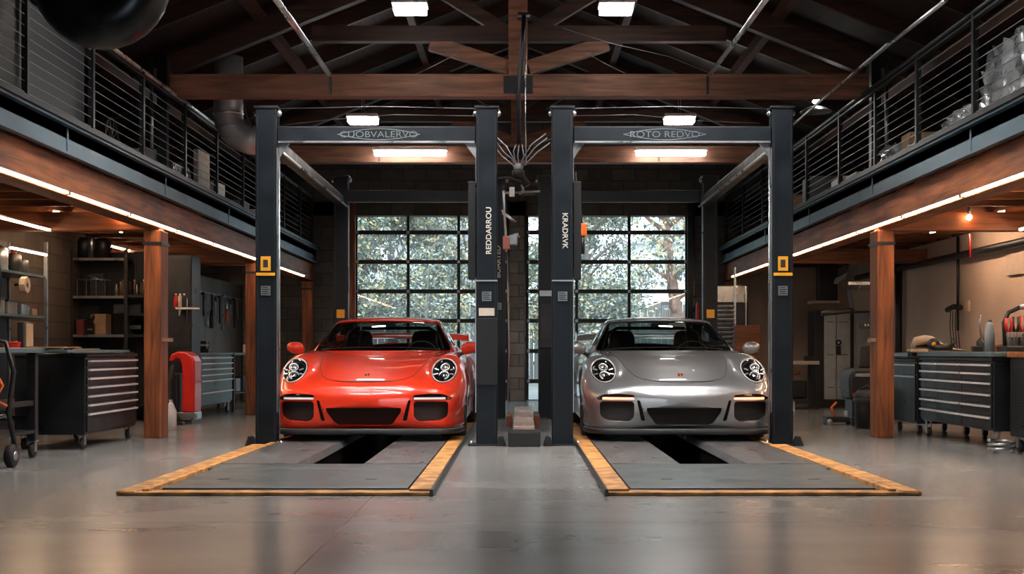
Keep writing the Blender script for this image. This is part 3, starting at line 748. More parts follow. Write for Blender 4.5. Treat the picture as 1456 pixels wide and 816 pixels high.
# mezzanine decks on both sides
for s, nm in ((-1, 'left'), (1, 'right')):
    a, b = sorted((s*3.50, s*XW))
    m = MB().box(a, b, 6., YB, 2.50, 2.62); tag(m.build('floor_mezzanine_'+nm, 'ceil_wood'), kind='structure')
    g = thing('steel_edge_beam', f'blue-grey steel channel along the {nm} mezzanine edge under its railing', 'steel beam', (s*3.50, 0, 0))
    m = MB(); xo = 0; xi = s*.12
    def bx2(m, xa, xb, *r): m.box(min(xa, xb), max(xa, xb), *r)
    bx2(m, 0, s*.02, 6., YB-.02, 2.36, 2.60); bx2(m, -s*.055, s*.02, 6., YB-.02, 2.585, 2.605); bx2(m, -s*.055, s*.02, 6., YB-.02, 2.36, 2.38)
    m.build('channel_web', 'beam_steel', g)
    m = MB(); bx2(m, -s*.075, s*.05, 6., YB-.02, 2.606, 2.645); m.build('kerb_angle', 'dark_steel', g)
    for y in (10.4, 13.3, 16.2, 19.1): 
        m = MB(); bx2(m, -s*.006, -s*.0001, y, y+.03, 2.39, 2.575); m.build('splice_plate', 'beam_steel', g)
    g = tag(MB().box(min(s*3.54, s*3.74), max(s*3.54, s*3.74), 6., YB-.02, 2.07, 2.355).build('timber_edge_beam', 'wood_y', bevel=.006), f'brown timber beam under the {nm} mezzanine steel channel, resting on the posts', 'timber beam')
    # joists
    for k, y in enumerate([7.2+.62*i for i in range(26)]):
        struct('ceiling_joist', MB().box(min(s*3.76, s*XW), max(s*3.76, s*XW), y-.025, y+.025, 2.30, 2.50), 'wood_x')
    # cross beams and posts
    for k, y in enumerate((13.35, 18.2)):
        w = ('nearer', 'farther')[k]
        tag(MB().box(min(s*3.548, s*XW), max(s*3.548, s*XW), y-.09, y+.09, 2.045, 2.23).build('timber_cross_beam', 'wood_x', bevel=.006), f'{w} orange timber cross beam under the {nm} mezzanine', 'timber beam')
    for k, y in enumerate((13.2, 18.1, 22.8)):
        w = ('thick timber post nearest the camera', 'middle timber post, partly behind the lift column', 'far timber post by the back wall')[k]
        p = thing('timber_post', f'{w} under the {nm} mezzanine', 'timber post', (s*3.6, y, 0), group='timber mezzanine posts')
        MB().box(-.085, .085, 0, .28, 0, 2.045).build('post_shaft', 'wood_z', p, .012)
        MB().box(-.095, .095, -.01, .29, 1.9, 1.93).build('post_cap_strap', 'dark_steel', p)
        if k == 0:
            MB().box(-.11*s-.03, -.11*s+.06, .05, .14, .95, .985).build('switch_ledge', 'card', p)
    # railing
    r = thing('balcony_railing', f'black steel and cable railing along the {nm} mezzanine edge', 'railing', (s*3.56, 0, 0))
    ys = [8.2, 9.7, 11.2, 12.7, 14.3, 15.8, 17.3, 18.8, 20.3, 21.8, 23.1] if s < 0 else [8.9, 10.5, 12.0, 13.4, 14.9, 16.6, 18.1, 19.6, 21.3, 23.1]
    for y in ys: MB().cbox(0, y, 3.06, .045, .045, .87).build('railing_post', 'dark_steel', r)
    MB().tube([(0, ys[0], 3.505), (0, 23.1, 3.505)], .024, 10).build('handrail', 'galv' if s < 0 else 'dark_steel', r)
    MB().box(-.02, .02, ys[0], 23.1, 3.44, 3.46).build('top_rail', 'dark_steel', r)
    for k in range(9): MB().tube([(0, ys[0], 2.72+.08*k), (0, 23.1, 2.72+.08*k)], .0035, 4, False).build('railing_cable', 'wire', r)
    # led strips
    k = 0
    for y in ([8.9, 10.55, 12.2, 13.85, 15.5, 17.15, 18.8, 20.45] if s < 0 else [9.1, 10.75, 12.4, 14.05, 15.7, 17.35, 19.0, 20.65]):
        nmz = ['topmost', 'second', 'third', 'fourth', 'fifth', 'sixth', 'seventh', 'last'][k]; k += 1
        l = thing('led_strip_light', f'{nmz} warm LED strip from the camera side along the {nm} mezzanine beam', 'strip light', (s*3.525, y, 2.085), group='LED strips under the mezzanine edges')
        MB().box(-.007, .007, 0, 1.61, .0, .010).build('glowing_strip', 'led', l); MB().box(-.014, .014, 0, 1.61, .0131, .021).build('strip_channel', 'alu', l); MB().box(-.012, .012, 1.60, 1.64, -.006, .018).build('strip_joiner', 'black', l)
# overhanging soft ceiling boards beneath mezzanines are the joists themselves
# rail side guard at the near left
t = tag(MB().box(-3.63, -3.605, 8.25, 11.15, 2.66, 3.44).build('guard_panel', 'lift_dark'), 'dark sheet guard panel on the near end of the left railing', 'panel')
for s, nm in ((-1, 'left'), (1, 'right')):
    c = thing('roof_column', f'slim steel roof column standing on the {nm} mezzanine under the main truss', 'column', (s*3.72, 14.05, 2.62), group='steel roof columns')
    MB().box(-.05, .05, -.05, .05, 0, roof(3.72)-2.62-.1).build('column_shaft', 'dark_steel', c); MB().tube([(s*.12, 0, 0), (s*.12, 0, 1.3)], .02, 8).build('column_conduit', 'galv', c)
# ------------------------------------------------------------------ glazed sectional doors
for i, (a, b) in enumerate(DOORS):
    d = bpy.data.objects.new('door_%d' % (i+1), None); COL.objects.link(d); d.location = (0, YB+.05, 0); tag(d, kind='structure')
    cols = [(X(503, 23.2)), X(580, 23.2), X(652, 23.2), b] if i == 0 else [a, X(820, 23.2), X(895, 23.2), b]
    cols[0] = a
    rows = [Z(571, 23.2)+.0, Z(542, 23.2), Z(499, 23.2), Z(456, 23.2), Z(414, 23.2), Z(372, 23.2), Z(330, 23.2), DT]
    m = MB()
    for x in cols: m.box(max(a, x-.025), min(b, x+.025), 0, .05, 0, DT)
    for z in rows: m.box(a, b, -.005, .055, max(0, z-.035), min(DT, z+.035))
    m.build('door_grid', 'dark_steel', d)
    m = MB(); m.box(a, b, .02, .028, .02, DT-.02); m.build('glass_panes', 'glass', d)
    wl, wr = (.10, .02) if i == 0 else (.02, .10)
    m = MB(); m.box(a-wl, a, -.12, .02, 0, DT+.08); m.build('door_track', 'dark_steel' if i else 'wood_z', d); MB().box(b, b+wr, -.12, .02, 0, DT+.08).build('door_track', 'dark_steel', d)
    MB().tube([(a-wl-.015, -.08, 0), (a-wl-.015, -.08, DT)], .012, 8).build('door_rail', 'galv', d); MB().tube([(b+wr+.015, -.08, 0), (b+wr+.015, -.08, DT)], .012, 8).build('door_rail', 'galv', d)
    MB().tube([(a-.1, -.16, DT+.12), (b+.1, -.16, DT+.12)], .03, 10).build('spring_shaft', 'galv', d)
    for z in rows[1:-1]:
        for x in (a+.02, b-.02, cols[1], cols[2]): MB().cbox(x, -.014, z, .05, .02, .05).build('hinge', 'galv', d)
# ------------------------------------------------------------------ outside
tag(MB().box(-30, 30, YB+.3, 90, -.2, -.02).build('ground_outside', pbr('gravel_ground', (.30, .29, .25), .9, var=.3, scale=3)), kind='structure')
fe = thing('wooden_fence', 'grey weathered board fence outside behind the garage doors', 'fence', (0, 36, 0))
fm = pbr('weathered_board', (.20, .185, .165), .85, var=.35, scale=3, stretch=(6, 1, .6))
for k in range(96):
    x = -9.1+.19*k; MB().box(x, x+.175, -.012, .012, 0, 2.1+rnd.uniform(-.05, .05)).build('fence_board', fm, fe)
for z in (.5, 1.7): MB().box(-9.1, 9.1, .012, .05, z, z+.09).build('fence_rail', fm, fe)
leafA = pbr('leaf_grey_green', (.17, .21, .13), .5, var=.5, scale=2); leafB = pbr('leaf_yellow', (.60, .46, .20), .5, var=.4, scale=2); leafC = pbr('leaf_pale', (.46, .50, .42), .4, var=.3, scale=2)
leafD = pbr('leaf_dark', (.06, .085, .055), .5, var=.4, scale=3)
bark = pbr('bark', (.20, .16, .13), .9, var=.5, scale=8, bump=1, bscale=12); barkr = pbr('bark_reddish', (.26, .13, .08), .9, var=.5, scale=6, bump=1, bscale=12)
def tree(loc, h, r, label, yellow=.3, n=5200, bk=None, low=1.0, trunk_r=.14, leaf=.05, lean=.0, dark=.35):
    t = thing('garden_tree', label, 'tree', loc, group='trees outside the doors'); R = random.Random(int(loc[0]*100+loc[1]*7)); bk = bk or bark
    m = MB(); m.tube([(0, 0, 0), (lean*.3, .0, h*.3), (lean*.6-.05, 0, h*.55), (lean, .1, h*.9)], [trunk_r, trunk_r*.85, trunk_r*.6, trunk_r*.2], 10); tips = []
    for k in range(12):
        z = h*R.uniform(.2, .75); a = R.uniform(0, 2*PI); L = r*R.uniform(.6, 1.0); x0 = lean*z/h
        p = [(x0, 0, z), (x0+L*.4*math.cos(a), L*.4*math.sin(a), z+L*.25), (x0+L*.8*math.cos(a+.3), L*.8*math.sin(a+.3), z+L*.45+.1), (x0+L*math.cos(a+.4), L*math.sin(a+.4), z+L*.45)]
        m.tube(p, [trunk_r*.4, trunk_r*.28, trunk_r*.15, .01], 6); tips += p[1:]
    m.build('trunk', bk, t)
    clumps = [(R.uniform(-r, r)*.85+lean*.5, R.uniform(-r, r)*.8, R.uniform(low, h), R.uniform(.25, .6)) for _ in range(46)]
    m = MB(); mats = [leafA, leafB, leafC, leafD]
    for k in range(n):
        c = clumps[k % len(clumps)]; p = Vector((c[0]+R.gauss(0, c[3]*.5), c[1]+R.gauss(0, c[3]*.5), c[2]+R.gauss(0, c[3]*.45)))
        u = Vector((R.gauss(0, 1), R.gauss(0, 1), R.gauss(0, 1))).normalized(); v = u.orthogonal().normalized(); s = leaf*R.uniform(.6, 1.5); q = R.random()
        m.mat(mats[1] if q < yellow else mats[3] if q < yellow+dark else mats[2] if q < yellow+dark+.25 else mats[0])
        m.add([p-u*s, p+v*s*.5, p+u*s, p-v*s*.5], [(0, 1, 2, 3)])
    tag(m.build('foliage', None, t), kind='stuff'); return t
tree((-2.9, 31, 0), 5.6, 1.7, 'leafy tree with yellow leaves outside the left door, leftmost', .30, 30000, None, 1.25, .14, .048)
tree((-.9, 33, 0), 6.0, 1.8, 'tree with bright yellowing leaves outside between the doors', .36, 30000, None, 1.25, .14, .048)
tree((1.6, 31.5, 0), 5.6, 1.5, 'pale green tree outside the right door, left half', .22, 22000, None, 1.25, .14, .046)
tree((3.6, 29.5, 0), 5.4, .95, 'tree with thick reddish trunk outside the right door, right side', .3, 2300, barkr, 2.6, .17, .055, -.45)
tree((-4.6, 29.5, 0), 4.2, 1.2, 'small grey-green tree outside at the far left of the left door', .1, 5000, None, .5, .1, .06)
tree((-1.9, 28.2, 0), 3.0, .9, 'thin bare-branched shrub outside low in the left door', .05, 900, None, 1.2, .05, .035)
tree((5.3, 33, 0), 5.0, 1.3, 'dark leafy tree outside at the right edge of the right door', .1, 3500, None, 1.0, .14, .05, 0, .55)
b = thing('white_house', 'white rendered house outside beyond the right door', 'house', (6.3, 47, 0))
MB().box(-2.2, 3, 0, 4, 0, 4.6).build('house_wall', pbr('white_render', (.82, .82, .80), .8), b); MB().prism([(-2.5, 4.6), (3.3, 4.6), (.4, 6.2)], 'y', -.3, 4.3).build('house_roof', pbr('house_roof', (.4, .38, .36), .8), b)
MB().box(-1.6, -.6, -.03, .01, 1.4, 2.6).build('house_window', 'black_gloss', b)
b = thing('pale_shed', 'pale grey shed outside beyond the left door', 'shed', (-3.0, 44, 0))
MB().box(-1., 2.2, 0, 3, 0, 4.4).build('shed_wall', pbr('pale_render', (.6, .6, .57), .8), b); MB().prism([(-1.3, 4.4), (2.5, 4.4), (.6, 5.2)], 'y', -.2, 3.2).build('shed_roof', 'galv', b)
# ------------------------------------------------------------------ cars
car = build_car(); car.location = (-1.415, 12.25, 0); car['label'] = 'orange-red sports coupe with round headlights, parked under the left lift'
silver = copy_tree(car, swap={M['red_paint']: M['silver_paint'], M['drl_white']: M['drl_lit']}); silver.location = (1.505, 12.25, 0)
silver['label'] = 'silver-grey sports coupe with glowing orange running lamps, under the right lift'; silver['group'] = car['group'] = 'parked sports cars'
# ------------------------------------------------------------------ four post lifts
def column(parent, x, y, inner, h=3.05, w=.19, d=.16):
    """C-section post; inner = +1/-1 side that faces the car"""
    c = bpy.data.objects.new('lift_column', None); COL.objects.link(c); c.parent = parent; c.location = (x, y, 0)
    m = MB(); m.box(-w/2, w/2, -d/2, -d/2+.02, 0, h); m.box(-w/2, w/2, d/2-.02, d/2, 0, h); m.box(-inner*w/2-.01 if inner < 0 else -w/2, -inner*w/2+.01 if inner > 0 else w/2, -d/2, d/2, 0, h)
    m.box(-w/2+.01, w/2-.01, -d/2+.02, d/2-.02, .02, h-.02)
    m.build('post_profile', 'lift', c, .006)
    m = MB()
    for xx in (-w/2+.018, w/2-.018): m.box(xx-.004, xx+.004, -d/2-.006, -d/2-.0005, .1, h-.06)
    m.build('edge_fold', 'lift_dark', c)
    MB().cbox(0, 0, h+.012, w+.03, d+.03, .024).build('post_cap', 'lift_dark', c, .004)
    MB().box(inner*(w/2+.002)-.006, inner*(w/2+.002)+.006, -.05, -.02, .3, h-.35).build('latch_ladder', 'galv', c)
    m = MB(); m.box(-w/2-.07, w/2+.07, -d/2-.04, d/2+.05, .0005, .016)
    m.build('base_plate', 'dark_steel', c, .003)
    for sx in (-1, 1): MB().lathe([(.0, .045), (.012, .045), (.014, .016)], (sx*(w/2+.045), -d/2-.015, 0), n=8).build('anchor_bolt', 'galv', c)
    return c
def yellow_lock(c, z, px=0):
    MB().box(px-.045, px+.045, -.0935, -.0865, z, z+.13).build('warning_sticker', 'sticker_yellow', c); MB().box(px-.022, px+.022, -.0955, -.0937, z+.03, z+.10).build('sticker_print', 'ink_dark', c)
    MB().box(-.085, .085, -.098, -.0865, z-.045, z-.018).build('yellow_band', 'sticker_yellow', c)
def spec_plate(c, z, px=0.):
    MB().box(px-.042, px+.042, -.0935, -.0865, z, z+.085).build('spec_plate', 'ink_grey', c)
    for k in range(4): MB().box(px-.034, px+.034-.012*(k % 2), -.0955, -.0937, z+.012+.018*k, z+.020+.018*k).build('plate_print', 'ink_dark', c)
def lift(xl, xr, label, side, words, logo, txl):
    L = thing('four_post_car_lift', label, 'car lift', (0, 0, 0), group='four-post car lifts'); YF, YR = 12.24, 17.05
    cl = column(L, xl, YF, 1); cr = column(L, xr, YF, -1); rl = column(L, xl+(.04 if side < 0 else -.06), YR, 1, 3.05, .18, .18); rr = column(L, xr+.03, YR, -1, 3.05, .18, .18)
    hb = Z(203, 12.2); ht = Z(180, 12.2)
    for y, nm in ((YF, 'front_cross_beam'), (YR, 'rear_cross_beam')):
        m = MB(); m.box(xl+.10, xr-.10, y-.06, y+.06, hb, ht); m.build(nm, 'lift', L, .008)
        MB().box(xl+.11, xr-.11, y-.075, y-.061, hb-.005, hb+.012).build('beam_flange', 'galv' if y == YF else 'lift_dark', L)
    for x in (xl, xr):
        out = -1 if x == xl else 1
        # only the outer long beams run above the car
        if out == side:
            MB().box(x-.05*out-.05, x-.05*out+.05, YF+.1, YR-.1, hb-.06, hb+.05).build('side_beam', 'lift', L, .006)
            MB().box(x-.115*out-.012, x-.115*out+.012, YF+.1, YR-.1, hb-.075, hb-.055).build('side_beam_flange', 'galv', L)
    # corner gussets
    for x, s in ((xl+.1, 1), (xr-.1, -1)): MB().prism([(x, hb), (x+s*.10, hb), (x, hb-.14)], 'y', YF-.02, YF+.02).build('gusset', 'galv', L)
    # front face details
    out_c = cl if side < 0 else cr; in_c = cr if side < 0 else cl
    yellow_lock(out_c, Z(385, 12.16)-0); spec_plate(out_c, Z(420, 12.16))
    spec_plate(in_c, Z(428, 12.16), .0)
    MB().box(-.098, .098, -.092, -.0865, Z(400, 12.16), Z(398, 12.16)).build('sleeve_seam', 'galv', in_c)
    # lettering down the inner post
    text_mesh('post_lettering', words, .068, 'ink', in_c, (.02, -.0885, Z(328, 12.16)), (PI/2, -PI/2 if side < 0 else PI/2, 0), .0015, 1.05, .0008)
    text_mesh('beam_logo', logo, .080, 'ink_grey', L, ((xl+xr)/2+txl, YF-.0615, (hb+ht)/2-.002), (PI/2, 0, 0), .002, 1.25, -.001)
    m = MB(); cx = (xl+xr)/2+txl; pts = [(cx-.375+.044*k, YF-.063, (hb+ht)/2+.05*math.sin(PI*k/17)*1.0-.0+(.0 if k < 17 else .0)) for k in range(18)]
    m.tube([(p[0], p[1], p[2]-.0) for p in pts], .003, 5); m.tube([(p[0], p[1], (hb+ht)-p[2]) for p in pts], .003, 5); m.build('logo_flourish', 'ink_grey', L)
    # inner cover (cylinder box) beside the inner front post and hydraulics
    xi = (xr-.13) if side < 0 else (xl+.13)
    MB().box(xi-.04, xi+.04, 12.19, 12.31, Z(397, 12.2), Z(258, 12.2)).build('cylinder_cover', 'lift_dark', L, .006)
    # top pulleys and wire ropes
    for c in (cl, cr, rl, rr):
        for sx in (-1, 1): MB().lathe([(.001, -.012), (.03, -.012), (.03, .012), (.001, .012)], (sx*.10, 0, 3.02), 'y', 16).build('rope_pulley', 'galv', c)
    xo = xl if side < 0 else xr
    pts = [(xo-.02*side, YF, 3.06), ((xl+xr)/2, YF+.1, 3.10), ((xr if side < 0 else xl), YF, 3.06)]
    MB().tube([tuple(p) for p in pts], .004, 5).build('wire_rope', 'wire', L)
    xo = xl+.115 if side < 0 else xr-.115
    MB().tube([(xo, 12.2, .1), (xo, 12.2, hb-.02)], .008, 8).build('hydraulic_pipe', 'galv', L)
    for c, s in ((in_c, 1),):
        MB().cbox(.0, -.02, 0.05, .0, .0, .0)
    for y, x, s in ((12.1, xl-.13, -1), (12.1, xr+.13, 1)):
        MB().prism([(x-.05, .0), (x+.05, .0), (x+.02, .09), (x-.02, .09)], 'y', y, y+.07).build('floor_stop', 'lift_dark', L, .006)
    return L, cl, cr, rl, rr
LA = lift(X(378, 12.16)+.0, X(692, 12.16), 'dark blue-black four-post lift standing over the red car', -1, 'REDDARROU', 'CUOBVALERVO', .02)
LB = lift(X(800, 12.16), X(1113, 12.16), 'dark blue-black four-post lift standing over the silver car', 1, 'KRADRVK', 'ROTO REDVO', -.07)
# lettering on the rear post seen between the lifts
text_mesh('rear_post_lettering', 'BOARTED', .09, 'ink', LA[4], (.0, -.0915, Z(372, 16.95)), (PI/2, -PI/2, 0), .0015, 1., .0008)
spec_plate(LA[4], Z(440, 16.95))
for L, c, px in ((LA, LA[3], 0), (LB, LB[4], 0)): MB().box(-.05, .05, -.098, -.0915, Z(452, 16.95), Z(440, 16.95)).build('yellow_band', 'sticker_yellow', c)
# inner rear post extras: carriage boxes
m = MB(); m.box(-.08, .08, -.12, -.0915, .9, 1.45); m.box(-.07, .07, -.13, -.121, 1.0, 1.3); m.build('carriage_box', 'lift_dark', LB[3], .006)
m = MB(); m.box(-.075, .075, -.11, -.095, 1.55, 1.62); m.build('carriage_lip', 'galv', LB[3])
MB().box(-.07, .07, -.098, -.088, Z(449, 12.16), Z(438, 12.16)).build('paper_label', 'paper', LA[2])
MB().box(-.09, .10, -.100, -.0885, .0+.55, .0+Z(452, 12.16)).build('lower_sleeve', 'lift_dark', LA[2], .004)
# orange hand control hanging on the right lift's inner post
h = thing('hand_control', 'orange and black hand control hanging beside the right lift inner column', 'control', (X(828, 12.3), 12.3, Z(330, 12.3)))
MB().box(-.04, .04, -.03, .03, -.04, .08).build('control_head', 'orange', h, .01); MB().tube([(0, 0, -.04), (0, 0, -.20)], .022, 10).build('control_grip', 'black', h); MB().tube([(0, 0, .08), (-.02, 0, .22), (-.055, 0, .30), (-.06, 0, .55)], .008, 6).build('control_cable', 'rubber', h)
# ------------------------------------------------------------------ floor pads around the pits
def pads(sg, label):
    L = thing('lift_floor_pad', label, 'floor plate', (0, 0, 0), group='steel floor pads with pits')
    def bx(nm, xa, xb, ya, yb, z0, z1, mat, bev=.004): xa, xb = sorted((sg*xa, sg*xb)); return MB().box(xa, xb, ya, yb, z0, z1).build(nm, mat, L, bev)
    pi, po = (1.14, 1.62) if sg < 0 else (1.18, 1.66)
    bx('cover_plate', .67, 2.15, 8.10, 9.44, .003, .030, 'steel_plate'); bx('cross_strip', .67, 2.19, 9.47, 9.86, .003, .028, 'steel_plate')
    bx('inner_tread_plate', .67, pi, 9.88, 17.0, .003, .030, 'steel_tread'); bx('outer_tread_plate', po, 2.19, 9.88, 17.0, .003, .030, 'steel_tread')
    for x in (.95, 1.9): bx('lifting_slot', x-.035, x+.035, 8.62, 8.70, .0302, .0315, 'ink_dark', 0)
    # sloped lip inside the pit
    xa, xb = sg*(po+.004), sg*(po-.03)
    m = MB(); m.add([(xa, 9.9, .034), (xa, 17, .034), (xb, 17, -.012), (xb, 10.0, -.012), (xa, 9.9, .0302), (xa, 17, .0302), (xb, 17, -.018), (xb, 10.0, -.018)], [(0, 1, 2, 3), (4, 5, 6, 7), (0, 1, 5, 4), (1, 2, 6, 5), (2, 3, 7, 6), (3, 0, 4, 7)]); m.build('sloped_tread_lip', 'steel_tread', L)
    bx('front_border', .52, 2.36, 7.93, 8.08, .002, .020, 'yellow', .003)
    bx('inner_border', .52, .655, 8.0, 17.0, .0021, .034, 'yellow', .004); bx('inner_border_rail', .505, .525, 7.9, 17, .002, .04, 'dark_steel', .003)
    bx('outer_border', 2.20, 2.245, 8.0, 17.0, .0021, .034, 'yellow', .003); bx('outer_groove', 2.246, 2.27, 7.95, 17, .002, .010, 'ink_dark', 0); bx('outer_ramp_strip', 2.271, 2.385, 7.95, 12.0, .0021, .026, 'yellow', .008)
    return L
pads(-1, 'steel floor pad with open pit and yellow edging in front of the red car'); pads(1, 'steel floor pad with open pit and yellow edging in front of the silver car')
# low wheel ramp with planks between the lifts
r = thing('low_plank_platform', 'low black platform topped with pale planks between the two lifts', 'platform', (X(745, 12.3), 0, 0))
MB().box(-.145, .145, 12.0, 12.35, 0, .135).build('black_box', 'black', r, .01)
for k in range(3): MB().box(-.10, .10, 12.36+1.5*k, 13.8+1.5*k, .13+.001*k, .165+.001*k).build('plank', 'plank', r, .006)
MB().box(-.09, .09, 12.36, 16.8, 0, .129).build('support_rail', 'black', r)
for sx in (-1, 1): MB().box(sx*.16-.03, sx*.16+.03, 15.2, 16.4, 0, .12).build('side_block', 'wood_y', r)
# ------------------------------------------------------------------ lights hanging from the roof
def tube_light(loc, rz, label, L=1.04, w=.16, hang=.3, bright='tube_mid', reflector=True):
    t = thing('fluorescent_light', label, 'ceiling light', loc, rz, 'fluorescent roof lights')
    MB().box(-L/2, L/2, -w/2, w/2, .035, .075).build('light_housing', 'white', t, .006)
    if bright == 'tube_hi':  # skirt added to keep the side glow off the ceiling
        m = MB()
        for a in ((-L/2, L/2, -w/2, -w/2+.008), (-L/2, L/2, w/2-.008, w/2), (-L/2, -L/2+.008, -w/2+.008, w/2-.008), (L/2-.008, L/2, -w/2+.008, w/2-.008)): m.box(*a, -.06, .034)
        m.build('light_skirt', 'white', t)
    MB().box(-L/2+.02, L/2-.02, -w/2+.015, w/2-.015, -.03, .034).build('diffuser', bright, t, .01)
    for s in (-1, 1): MB().tube([(s*L*.4, 0, .075), (s*L*.4, 0, .075+hang)], .004, 5).build('hanger_wire', 'wire', t)
    return t
tube_light((X(583, 18.6), 18.6, Z(218, 18.6)), 0, 'bright fluorescent light above the rear crossbeam of the left lift', 1.03)
tube_light((X(954, 18.6), 18.6, Z(218, 18.6)), 0, 'bright fluorescent light above the rear crossbeam of the right lift', 1.0)
tube_light((X(516, 17.2), 17.2, Z(172, 17.2)), PI/2, 'fluorescent light just above the front crossbeam of the left lift', .3, .40, .3, 'tube')
tube_light((X(966, 17.2), 17.2, Z(172, 17.2)), PI/2, 'fluorescent light just above the front crossbeam of the right lift', .3, .40, .3, 'tube')
tube_light((X(583, 12.9), 12.9, Z(14, 12.9)), PI/2, 'upper left fluorescent light near the top edge of the photo', .28, .34, .3, 'tube')
tube_light((X(876, 12.9), 12.9, Z(14, 12.9)), PI/2, 'upper right fluorescent light near the top edge of the photo', .28, .34, .3, 'tube')
k = 0
for y in (11.2, 9.8):  # rows out of view, put in to brighten cars and mid floor
    for x in (-1.45, 1.45):
        tube_light((x, y, 4.05), 0, ('left' if x < 0 else 'right')+' fluorescent light out of view overhead, '+{11.2: 'just before the cars', 9.8: 'over the floor pads', 3.6: 'over the foreground'}[y], 1.5, .2, .6, 'tube_hi' )
# warm lamps under the mezzanines
for s, px, nm in ((-1, 172, 'left'), (1, 1378, 'right')):
    t = thing('bare_bulb_lamp', f'small warm bulb on the cross beam under the {nm} mezzanine', 'lamp', (X(px, 13.2), 13.2, Z(309, 13.2)))
    MB().sphere((0, 0, 0), .028, 8).build('bulb', 'bulb', t); MB().tube([(0, 0, .025), (0, 0, .10)], .018, 8).build('lamp_socket', 'galv', t)
def wall_strip(x, y0, y1, z, label, mt='led'):
    t = thing('led_strip_light', label, 'strip light', (x, y0, z)); L = y1-y0
    MB().box(-.012, .012, 0, L, 0, .016).build('glowing_strip', mt, t); MB().box(-.02, .02, 0, L, .0161, .03).build('strip_channel', 'alu', t)
wall_strip(-4.61, 9.2, 13.2, 2.035, 'warm LED strip near the left wall above the shelves')
wall_strip(4.9, 8.0, 13.15, 2.035, 'added warm LED strip lighting the right wall above the tool bench', 'led_added')  # added mostly out of frame to brighten the near right wall
wall_strip(-4.7, 13.6, 15.9, 2.26, 'added warm LED strip hidden behind the left cross beam', 'led_added')  # added unseen to light the left shelves and wall
wall_strip(4.9, 13.6, 16.0, 2.26, 'added warm LED strip hidden farther along the right wall', 'led_added')  # added, hidden by the cross beam, so the wall behind gets light
wall_strip(-5.25, 17.2, 22, 2.2, 'added warm LED strip out of sight farther along the left wall')  # kept out of sight, put in to light shelves and tool board
wall_strip(-5.03, 13.3, 14.3, 1.87, 'short warm LED strip over the top shelf of the left wall shelving')
# ------------------------------------------------------------------ pipes, ducts and cables
def pipe(name, label, pts, r, mat='galv', cat='pipe', n=10):
    return tag(MB().tube(pts, r, n).build(name, mat), label, cat)
pipe('sprinkler_pipe', 'long chrome pipe slanting down at the upper left of the roof', [(X(385, 9.4), 9.4, Z(-12, 9.4)), (X(468, 13.4), 13.4, Z(106, 13.4))], .025)
pipe('sprinkler_pipe', 'thinner chrome pipe slanting at the upper right of the roof', [(X(1092, 9.6), 9.6, Z(-5, 9.6)), (X(1052, 11.5), 11.5, Z(50, 11.5)), (X(1010, 13.7), 13.7, Z(105, 13.7))], .022)
pipe('sprinkler_pipe', 'bright pipe above the right mezzanine, running to the upper corner', [(X(1345, 10.4), 10.4, Z(0, 10.4)), (X(1266, 12), 12, Z(62, 12)), (X(1205, 14), 14, Z(112, 14))], .018)
pipe('electrical_conduit', 'slim conduit above the right railing ending at the main truss', [(X(1262, 12), 12, Z(62, 12)), (X(1115, 15.5), 15.5, Z(188, 15.5))], .012)
pipe('hose_drop', 'dark hose hanging vertically from the roof between the two lifts', [(X(745, 12.6), 12.6, Z(22, 12.6)), (X(743, 12.6), 12.6, Z(60, 12.6)), (X(737, 12.6), 12.6, Z(130, 12.6)), (X(738, 12.7), 12.7, Z(205, 12.7))], .022, 'lift')
pipe('pipe_drop', 'thin steel tube hanging beside the dark hose in the middle', [(X(748, 12.65), 12.65, Z(22, 12.65)), (X(747, 12.65), 12.65, Z(170, 12.65)), (X(748, 12.7), 12.7, Z(235, 12.7))], .006)
c = thing('hose_bracket', 'dark clamp holding the hose at the top of the king post', 'bracket', (X(745, 12.65), 12.65, Z(22, 12.65)))
MB().cbox(0, .03, 0, .12, .06, .06).build('clamp_plate', 'dark_steel', c, .004); MB().tube([(-.06, 0, 0), (.06, 0, 0)], .02, 8).build('clamp_bolt', 'galv', c)
# air and power hub between the lifts
Y0 = 12.7; hub = thing('hose_reel_hub', 'tangle of cables meeting at a steel hub between the two lifts', 'cable hub', (X(737, Y0), Y0, Z(238, Y0)))
MB().sphere((0, 0, 0), .045, 8).build('hub_ball', 'galv', hub); MB().lathe([(.03, -.10), (.06, -.08), (.06, -.03), (.03, -.01)], n=16).build('hub_collar', 'dark_steel', hub)
def rel(px, py, y=Y0): return (X(px, y)-X(737, Y0), y-Y0, Z(py, y)-Z(238, Y0))
for p in ([(705, 200), (716, 216), (728, 226), (735, 236)], [(703, 208), (714, 222), (726, 232), (734, 239)], [(703, 192), (720, 208), (728, 222), (736, 234)], [(778, 196), (760, 210), (748, 226), (740, 236)], [(782, 203), (764, 216), (750, 230), (741, 239)], [(776, 190), (756, 205), (745, 222), (739, 235)], [(738, 205), (736, 222), (738, 236)], [(742, 205), (745, 222), (740, 236)], [(734, 205), (730, 215), (733, 232)]):
    MB().tube([tuple(q) for q in [Vector(rel(*a)) for a in p]], .006, 6).build('hub_cable', 'wire', hub)
MB().tube([rel(705, 255), rel(725, 252), rel(742, 258), rel(762, 262)], .014, 8).build('hub_arm', 'dark_steel', hub)
MB().tube([rel(738, 244), rel(744, 254), rel(750, 264)], [.02, .03, .036], 10).build('hub_motor', 'lift_dark', hub); MB().tube([rel(718, 274), rel(768, 272)], .010, 8).build('hub_rail', 'galv', hub)
MB().cbox(*rel(728, 273), .05, .05, .09).build('hub_lamp', 'white', hub, .006); MB().tube([rel(741, 262), rel(744, 270), rel(738, 276)], .012, 8).build('hub_hook', 'galv', hub)
